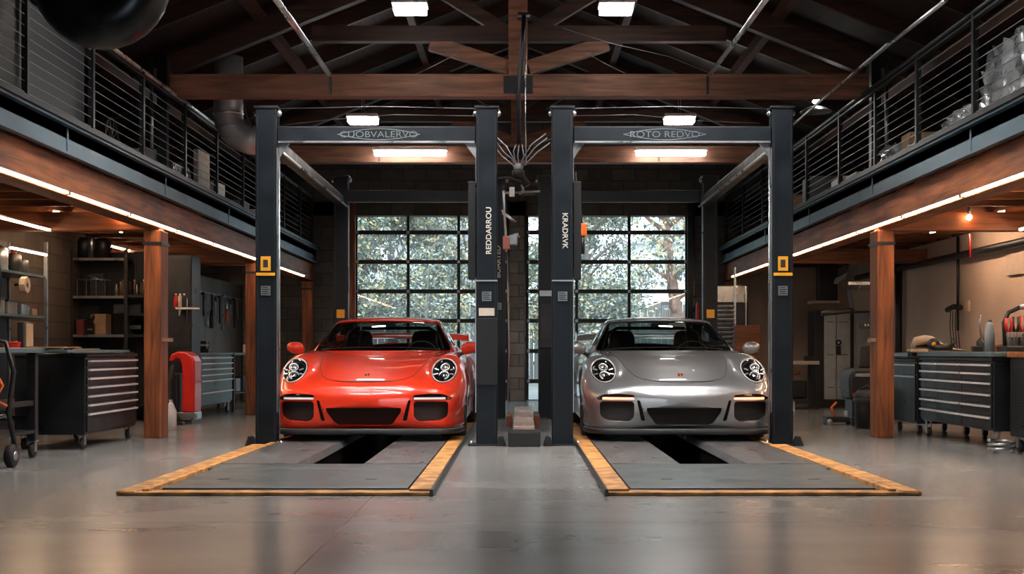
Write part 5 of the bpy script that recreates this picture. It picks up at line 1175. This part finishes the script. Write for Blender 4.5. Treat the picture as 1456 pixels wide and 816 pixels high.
# wall fixtures
t = thing('wall_pipe_outlet', 'vertical steel pipe with clamp on the beige right wall', 'pipe', (5.42, 16.3, 0))
yy = 5.45*F/(1363-CX); 
def zc(py): return Z(py, yy)
t.location = (5.44, yy, 0)
MB().tube([(0, 0, zc(470)), (0, 0, 2.28)], .018, 8).build('riser_pipe', 'dark_steel', t); MB().tube([(0, 0, zc(437)-.02), (0, 0, zc(437)+.03)], .05, 12).build('pipe_flange', 'dark_steel', t); MB().tube([(-.05, -.25, zc(438)), (-.05, .0, zc(436)), (-.05, .25, zc(440))], .034, 10).build('outlet_clamp', 'dark_steel', t); MB().box(.02, .05, -.32, -.18, zc(444), zc(428)).build('outlet_plate', 'cream', t); MB().lathe([(.02, -.005), (.03, -.005), (.03, .005), (.02, .005), (.02, -.005)], (-.03, -.1, zc(417)), 'x', 14).build('pipe_ring', 'dark_steel', t)
for k in range(4): MB().tube([(-.04, .15-.09*k, zc(442)), (-.045, .16-.1*k, zc(465)), (-.04, .10-.1*k, zc(495))], .006, 5).build('outlet_cord', 'dark_steel', t)
y_ = 5.45*F/(1440-CX)
tag(MB().box(5.47, 5.49, 12.3, 15.1, Z(388, 14.5), Z(338, 14.5)).build('wall_chart', pbr('pale_chart', (.50, .40, .32), .7, var=.08)), 'pale blank chart on the right wall above the pliers', 'chart')
tag(MB().tube([(5.0, 14.9, Z(332, 14.9)), (5.0, 14.9, Z(366, 14.9))], .012, 8).build('hanging_rod', 'red'), 'short red rod hanging by the chart on the right wall', 'rod')
pipe('ceiling_conduit', 'thick pale conduit running along the top of the right wall', [(5.40, 9.5, 2.03), (5.40, 21.5, 2.03)], .045, 'dark_steel')
pipe('drain_pipe', 'black vertical pipe on the right wall behind the timber post', [(5.42, 19.2, .0), (5.42, 19.2, 2.28)], .05, 'black'); pipe('drain_pipe', 'second black vertical pipe farther behind the right timber post', [(5.42, 20.3, .0), (5.42, 20.3, 2.28)], .035, 'black')
# locker
YL = 20.6; t = thing('steel_locker', 'pale grey two-door steel locker at the back right', 'locker', (X(1190, YL), YL, 0)); MB().box(-.34, .26, 0, .5, 0, Z(441, YL)).build('locker_body', 'black', t, .008)
for a, b2 in ((-.20, -.015), (-.01, .20)):
    dd = MB().box(a, b2, -.025, -.001, .12, Z(445, YL)).build('locker_door', 'locker', t, .006); 
    for k in range(3): MB().box(a+.04, b2-.04, -.028, -.0255, .3+.5*k, .31+.5*k).build('door_vent', 'dark_steel', dd)
MB().box(-.015, .05, -.06, -.0255, 1.0-.20, 1.08-.14).build('locker_handle', 'black', t, .01); MB().lathe([(.02, -.03), (.045, -.03), (.045, -.02), (.02, -.02), (.02, -.03)], (.02, 0, .99), 'y', 16).build('locker_ring', 'black', t)
# table with machine left of locker
t = thing('side_table', 'pale-topped table standing left of the grey locker', 'table', (X(1140, 20.2), 20.2, 0)); MB().box(-.36, .20, -.3, .3, Z(518, 20.2)-.0, Z(513, 20.2)).build('table_top', 'cream', t, .005)
for x in (-.33, .17):
    for y in (-.27, .27): MB().box(x-.02, x+.02, y-.02, y+.02, 0, Z(518, 20.2)).build('table_leg', 'dark_steel', t)
t = thing('engine_block', 'dark engine block on a stand under the pale-topped table', 'engine', (X(1128, 19.9), 19.9, 0)); MB().box(-.18, .18, -.14, .14, .16, .42).build('engine_case', 'dark_steel', t, .03); MB().tube([(-.12, -.02, .42), (-.1, -.02, .52), (.1, -.02, .54)], .03, 8).build('intake_pipe', 'wood_x', t); MB().box(-.2, .2, -.16, .16, .08, .155).build('engine_stand', 'black', t); MB().box(-.2, .2, -.16, .16, 0, .02).build('stand_foot', 'black', t); MB().box(-.02, .02, -.02, .02, .02, .08).build('stand_leg', 'black', t)
box_thing('storage_box', 'white box on the floor left of the engine block', 'box', X(1122, 19.2), 19.2, 0, .13, .15, .15, 'white')
box_thing('parts_box', 'dark small box on the pale-topped table', 'box', X(1150, 20.2), 20.2, Z(513, 20.2)+.001, .14, .1, .07, 'black')
# engine hoist arm and black box
t = thing('boom_arm', 'black boom arm with boxy head reaching left from behind the right post', 'boom arm', (X(1238, 17.0), 17.0, 0))
def rb(px, py, y=17.): return (X(px, y)-X(1238, 17.), y-17., Z(py, y))
MB().box(.0, .08, -.05, .05, 0, Z(395, 17)).build('boom_mast', 'black', t, .006); MB().tube([rb(1168, 446), rb(1185, 444), rb(1205, 442), rb(1240, 440)], [.03, .035, .035, .04], 10).build('boom_beam', 'black', t, ); MB().prism([rb(1206, 412)[::2], rb(1212, 443)[::2], rb(1246, 443)[::2], rb(1246, 412)[::2]], 'y', -.1, .1).build('boom_head', 'black', t, .01)
MB().box(rb(1205, 0)[0], rb(1245, 0)[0], -.06, .0, rb(0, 405)[2], rb(0, 401)[2]).build('head_rail', 'galv', t); MB().tube([rb(1222, 412), rb(1224, 406), rb(1232, 404)], .012, 6).build('head_bracket', 'galv', t); MB().box(-.15, .2, -.3, .3, 0, .05).build('boom_base', 'black', t)
MB().tube([rb(1202, 400), rb(1206, 388), rb(1204, 380)], .012, 6).build('head_cord', 'black', t)
t = thing('wall_mirror', 'small dark angled panel hanging left of the boom head', 'panel', (X(1196, 19.), 19., Z(398, 19))); MB().prism([(-.10, -.05), (-.06, -.06), (.10, .08), (.10, .11), (-.08, .02)], 'y', 0, .03).build('panel_face', 'chest_teal', t); MB().tube([(.09, .02, .1), (.10, .02, .26)], .01, 6).build('panel_arm', 'black', t)
tag(MB().box(X(1152, 21), X(1190, 21), 20.8, 21.2, Z(432, 21), Z(428, 21)).build('wall_shelf', 'cream', bevel=.004), 'thin pale shelf high above the locker', 'shelf')
tag(MB().box(X(1162, 21), X(1188, 21), 20.85, 21.1, Z(427.9, 21), Z(375, 21)).build('hanging_cabinet', 'black', bevel=.005), 'dark upright cabinet standing on the thin pale shelf', 'cabinet')
t = thing('switch_panel', 'small black switch panel mounted beside the right post', 'switch panel', (X(1232, 13.9), 13.9, Z(462, 13.9))); MB().box(-.075, .075, 0, .04, -.035, .035).build('panel_box', 'black', t, .004)
for k in range(2): MB().box(-.02+.03*k, -.005+.03*k, -.006, -.0005, -.012, .012).build('switch', 'galv', t)
MB().box(.0, .2, .02, .05, -.02, .02).build('panel_arm', 'black', t)
# black seat / vacuum near post
t = thing('rolling_stool', 'black padded rolling workshop seat behind the right post', 'stool', (X(1222, 15.6), 15.6, 0))
def rs(px, py): return (X(px, 15.6)-X(1222, 15.6), 0, Z(py, 15.6))
MB().prism(rounded([(-.16, .30), (.22, .30), (.22, .66), (-.12, .66), (-.17, .55)], .05), 'y', -.2, .25).build('seat_body', 'black', t, .03); MB().box(-.10, .22, -.22, .0, .56, .60).build('grey_band', 'grey_box', t, .006); MB().prism(rounded([(.02, .66), (.2, .66), (.2, .95), (.04, .93)], .03), 'y', .1, .2).build('backrest', 'black', t, .02)
MB().box(-.12, .2, -.15, .2, .10, .30).build('undercarriage', 'black', t, .01); MB().box(-.13, -.09, -.215, -.20, .34, .38).build('red_lamp', 'red', t)
for x in (-.1, .16):
    for y in (-.1, .15): caster(t, x, y, .045, .10)
t = thing('shop_vacuum', 'black drum vacuum standing right in front of the rolling seat', 'vacuum', (X(1232, 14.9), 14.9, 0)); MB().lathe([(.001, 0), (.12, 0), (.13, .3), (.14, .36), (.10, .42), (.001, .43)], n=24).build('drum', 'black', t); MB().tube([(-.08, 0, .42), (0, 0, .47), (.08, 0, .42)], .012, 8).build('vacuum_handle', 'black', t); MB().lathe([(.131, .29), (.145, .30), (.145, .33), (.131, .34)], n=24).build('lid_band', 'trim_black', t)
t = thing('floor_jack', 'low black and orange floor jack left of the rolling seat', 'floor jack', (X(1192, 15.7), 15.7, 0)); MB().box(-.16, .18, -.1, .1, .03, .09).build('jack_frame', 'black', t, .01); MB().tube([(-.05, 0, .09), (-.08, 0, .2), (-.02, 0, .26)], .014, 8).build('jack_handle', 'orange', t); MB().lathe([(.001, .16), (.03, .16), (.03, .09)], (.1, 0, 0), n=12).build('jack_saddle', 'galv', t)
for x in (-.13, .15):
    for y in (-.09, .09): MB().lathe([(.001, -.012), (.035, -.012), (.035, .012), (.001, .012)], (x, y*1.3, .036), 'y', 14).build('jack_wheel', 'galv', t)
# back right, seen past the right lift
t = thing('refrigerator', 'steel refrigerator by the back wall behind the right lift', 'refrigerator', (X(1045, 21.6), 21.6, 0)); w = X(1075, 21.6)-X(1020, 21.6); MB().box(-w/2, w/2-.1, 0, .6, .02, Z(405, 21.6)).build('fridge_body', 'dark_steel', t, .01); MB().box(-w/2+.01, w/2-.11, -.03, -.001, Z(430, 21.6), Z(407, 21.6)).build('upper_door', 'galv', t, .006); MB().box(-w/2+.01, w/2-.11, -.03, -.001, .06, Z(432, 21.6)).build('lower_door', 'dark_steel', t, .006); MB().tube([(w/2-.14, -.05, .7), (w/2-.14, -.05, 1.9)], .012, 8).build('door_handle', 'alu', t)
t = thing('louvre_stack', 'stack of thin pale louvres in front of the back wall refrigerator', 'louvre panel', (X(1032, 20.6), 20.6, 0)); MB().box(-.15, -.135, 0, .1, 0, Z(428, 20.6)).build('louvre_side', 'galv', t); MB().box(.14, .155, 0, .1, 0, Z(380, 20.6)).build('louvre_side', 'white', t)
for k in range(15): MB().add([(-.135, -.0, Z(434+6.2*k, 20.6)), (.14, -.0, Z(434+6.2*k, 20.6)), (.14, .06, Z(437+6.2*k, 20.6)), (-.135, .06, Z(437+6.2*k, 20.6)), (-.135, -.0, Z(435+6.2*k, 20.6)), (.14, -.0, Z(435+6.2*k, 20.6)), (.14, .06, Z(438+6.2*k, 20.6)), (-.135, .06, Z(438+6.2*k, 20.6))], [(0, 1, 2, 3), (4, 7, 6, 5), (0, 4, 5, 1), (1, 5, 6, 2), (2, 6, 7, 3), (3, 7, 4, 0)]).build('louvre_slat', 'galv', t)
t = thing('traffic_cone', 'slim red marker by the right door frame', 'marker', (X(992, 22.6), 22.6, 0)); MB().lathe([(.045, .0), (.04, 1.2), (.025, Z(432, 22.6)), (.001, Z(430, 22.6))], n=14).build('marker_shaft', 'red', t); MB().box(-.08, .08, -.08, .08, 0, .03).build('marker_base', 'black', t)
t = thing('wooden_crate', 'orange wooden crate with a dark box behind the right lift column', 'crate', (X(1065, 20.4), 20.4, 0)); MB().box(-.19, .17, 0, .4, 0, 1.25).build('crate_body', 'wood_x', t, .006); MB().box(-.19, .17, -.01, 0, .6, .63).build('crate_batten', 'wood_x', t)
# stuff under/behind on the left aisle rear
box_thing('storage_box', 'white bag-like box on the far left table beside the middle post', 'box', X(352, 19.9), 19.9, .836, .12, .12, .12, 'white')
# ------------------------------------------------------------------ mezzanine contents
def bundle(name, label, cat, cx, cy, z, w, d, h, mat, seed, rough=.12, group=None):
    R = random.Random(seed); t = thing(name, label, cat, (cx, cy, z), 0, group); bm = bmesh.new(); bmesh.ops.create_cube(bm, size=1)
    bmesh.ops.subdivide_edges(bm, edges=bm.edges, cuts=9, use_grid_fill=True)
    for v in bm.verts:
        c = v.co.copy(); v.co = Vector((c.x*w, c.y*d, (c.z+.5)*h)); s = 1-.25*max(0, c.z)*(abs(c.x)+abs(c.y)); v.co.x *= s; v.co.y *= s
        if c.z > -.49: v.co += Vector((R.uniform(-1, 1)*rough*w*.4, R.uniform(-1, 1)*rough*d*.4, R.uniform(-1, 1)*rough*h*.5))
    me = bpy.data.meshes.new('wrapped_body')
    for f in bm.faces: f.smooth = True
    bm.to_mesh(me); bm.free(); me.materials.append(M[mat]); o = bpy.data.objects.new('wrapped_body', me); COL.objects.link(o); o.parent = t
    for k in range(2): MB().tube([(w*(-.2+.4*k), -d*.52, .02), (w*(-.2+.4*k), -d*.50, h*.9)], .006, 5).build('tie_cord', 'wire', t)
    return t
ZM = 2.621
bundle('wrapped_bundle', 'large clear plastic-wrapped bundle behind the near right railing', 'bundle', 4.0, 10.3, ZM, .6, .9, .62, 'plastic_wrap', 1); bundle('wrapped_bundle', 'silvery plastic-wrapped bundle between the third and fourth right railing posts', 'bundle', 3.95, 11.3, ZM, .55, .9, .26, 'plastic_wrap', 2)
bundle('wrapped_bundle', 'long low wrapped bundle on the right deck beyond the cartons', 'bundle', 3.95, 13.6, ZM, .5, .6, .30, 'plastic_wrap', 5)
for k, (y, w, d, h, m_, n_) in enumerate(((12.55, .45, .62, .20, 'card', 'long brown carton on the right mezzanine floor'), (13.05, .4, .3, .34, 'card', 'tall brown carton on the right mezzanine'), (15.1, .45, .5, .22, 'white', 'white crate on the right mezzanine behind the railing'), (15.8, .45, .6, .26, 'white', 'second white crate farther along the right mezzanine'), (14.2, .3, .25, .30, 'wood_z', 'wooden box with orange top on the right mezzanine'), (17.6, .4, .5, .5, 'grey_box', 'grey cabinet far along the right mezzanine'), (19.3, .4, .6, .45, 'card', 'far brown carton on the right mezzanine'))):
    box_thing('storage_crate' if 'crate' in n_ else 'cardboard_box', n_, 'box', 3.95, y, ZM, w, d, h, m_, None, 'plastic_wrap' if k == 0 else None)
for k, (y, w, d, h, m_, n_) in enumerate(((11.7, .3, .12, .25, 'paper', 'pale framed panel leaning at the near left railing'), (12.1, .4, .4, .22, 'card', 'brown carton on the left mezzanine near end'), (13.3, .45, .5, .20, 'black', 'black case on the left mezzanine'), (14.1, .4, .3, .34, 'grey_box', 'grey crate on the left mezzanine'), (14.9, .4, .3, .30, 'plastic_wrap', 'glossy plastic box on the left mezzanine'), (16.1, .06, .5, .62, 'paper', 'tall pale board standing on the left mezzanine'), (17.0, .4, .5, .36, 'white', 'white crate on the left mezzanine by the lift column'), (18.6, .4, .5, .30, 'grey_box', 'far grey crate on the left mezzanine'), (20.2, .4, .6, .34, 'white', 'farthest white crate on the left mezzanine'))):
    box_thing('storage_crate' if 'crate' in n_ else 'stored_panel' if ('panel' in n_ or 'board' in n_) else 'storage_box', n_, 'box', -3.98 if w > .1 else -3.8, y, ZM, w, d, h, m_)
bundle('wrapped_bundle', 'crumpled plastic-wrapped bundle hung behind the left railing', 'bundle', -4.0, 12.9, ZM+.201, .35, .4, .35, 'plastic_wrap', 8) if False else None
bundle('wrapped_bundle', 'crumpled plastic-wrapped bundle on the left mezzanine', 'bundle', -4.0, 15.4, ZM, .4, .5, .36, 'plastic_wrap', 9)
t = thing('bicycle_wheel', 'dark spoked wheel leaning behind the left railing', 'wheel', (-3.86, 12.75, ZM)); MB().lathe([(.20, -.012), (.225, 0), (.20, .012), (.20, -.012)], (0, 0, .226), 'x', 28).build('wheel_tyre', 'rubber', t)
for k in range(10): MB().tube([(0, 0, .226), (0, .2*math.cos(PI*k/5), .226+.2*math.sin(PI*k/5))], .003, 4).build('wheel_spoke', 'wire', t)
for k, (y, a, h, n_) in enumerate(((11.8, .3, .34, 'pale jacket hanging above the near left railing end'), (12.35, .22, .42, 'grey overalls hanging behind the left railing'))):
    t = thing('hanging_jacket', n_, 'jacket', (-4.15, y, 3.0)); m = MB(); R = random.Random(k); vs = []
    rows = []
    for i in range(9):
        z = h*(i/8); wv = a*(.5+.1*math.sin(i)) * (1 if i < 7 else .5); rows.append([(.05*math.sin(aa)+.012*math.sin(aa*5+i), wv*math.cos(aa)*.5, z) for aa in (2*PI*j/18 for j in range(19))])
    bmx = loft(rows); bmesh.ops.holes_fill(bmx, edges=[e for e in bmx.edges if e.is_boundary]); bmesh.ops.recalc_face_normals(bmx, faces=bmx.faces); finish(bmx, 'jacket_cloth', 'grey_box', t, False)
    MB().tube([(0, 0, h), (0, 0, h+.12), (0, .03, h+.14), (0, .03, h+.5)], .004, 5).build('hanger_hook', 'wire', t)
# tall stored boards at the back of the left and right decks
for s, nm in ((-1, 'left'), (1, 'right')):
    t = thing('storage_rack', f'tall dark storage rack at the back of the {nm} mezzanine', 'rack', (s*4.9, 14., ZM))
    for y in (-3, -1, 1, 3, 5): MB().cbox(0, y, .42, .04, .04, .84).build('rack_upright', 'dark_steel', t)
    for z in (.2, .55): MB().box(-.25, .25, -3, 5, z, z+.03).build('rack_board', 'wood_dk', t)
# ------------------------------------------------------------------ world, lamps, camera
w = bpy.data.worlds.new('sky'); bpy.context.scene.world = w; w.use_nodes = True; nt = w.node_tree; N, L_ = nt.nodes, nt.links
bg = N['Background']; tc = N.new('ShaderNodeTexCoord'); sp = N.new('ShaderNodeSeparateXYZ'); L_.new(tc.outputs['Generated'], sp.inputs[0])
r = N.new('ShaderNodeValToRGB'); L_.new(sp.outputs[2], r.inputs[0]); r.color_ramp.elements[0].position = .0; r.color_ramp.elements[0].color = (.88, .94, 1, 1); r.color_ramp.elements[1].position = .6; r.color_ramp.elements[1].color = (.62, .76, .92, 1)
L_.new(r.outputs[0], bg.inputs[0]); bg.inputs[1].default_value = 4.2
su = bpy.data.lights.new('sun', 'SUN'); su.energy = 4.0; su.angle = math.radians(12); su.color = (1, .95, .88); so = bpy.data.objects.new('sun', su); COL.objects.link(so); so.rotation_euler = (math.radians(48), 0, math.radians(-25))
def area(name, loc, size, e, rot=(0, 0, 0), col=(1, 1, 1)):
    l = bpy.data.lights.new(name, 'AREA'); l.shape = 'RECTANGLE'; l.size, l.size_y = size; l.energy = e; l.color = col
    o = bpy.data.objects.new(name, l); COL.objects.link(o); o.location = loc; o.rotation_euler = rot; return o
cd = bpy.data.cameras.new('camera'); cam = bpy.data.objects.new('camera', cd); COL.objects.link(cam); cam.location = (0, 0, CH); cam.rotation_euler = (PI/2, 0, 0)
cd.lens = 36*F/1456; cd.sensor_width = 36; cd.shift_x = (728-CX)/1456; cd.shift_y = (HY-408)/1456; cd.clip_end = 300
sc = bpy.context.scene; sc.camera = cam
sc.view_settings.view_transform = 'Standard'; sc.view_settings.look = 'None'; sc.view_settings.gamma = 1; sc.view_settings.exposure = 0; sc.view_settings.use_curve_mapping = False
sc.cycles.use_denoising = True; sc.cycles.max_bounces = 8; sc.cycles.diffuse_bounces = 3; sc.cycles.glossy_bounces = 4; sc.cycles.transparent_max_bounces = 12; sc.cycles.sample_clamp_indirect = 6; sc.cycles.use_light_tree = True
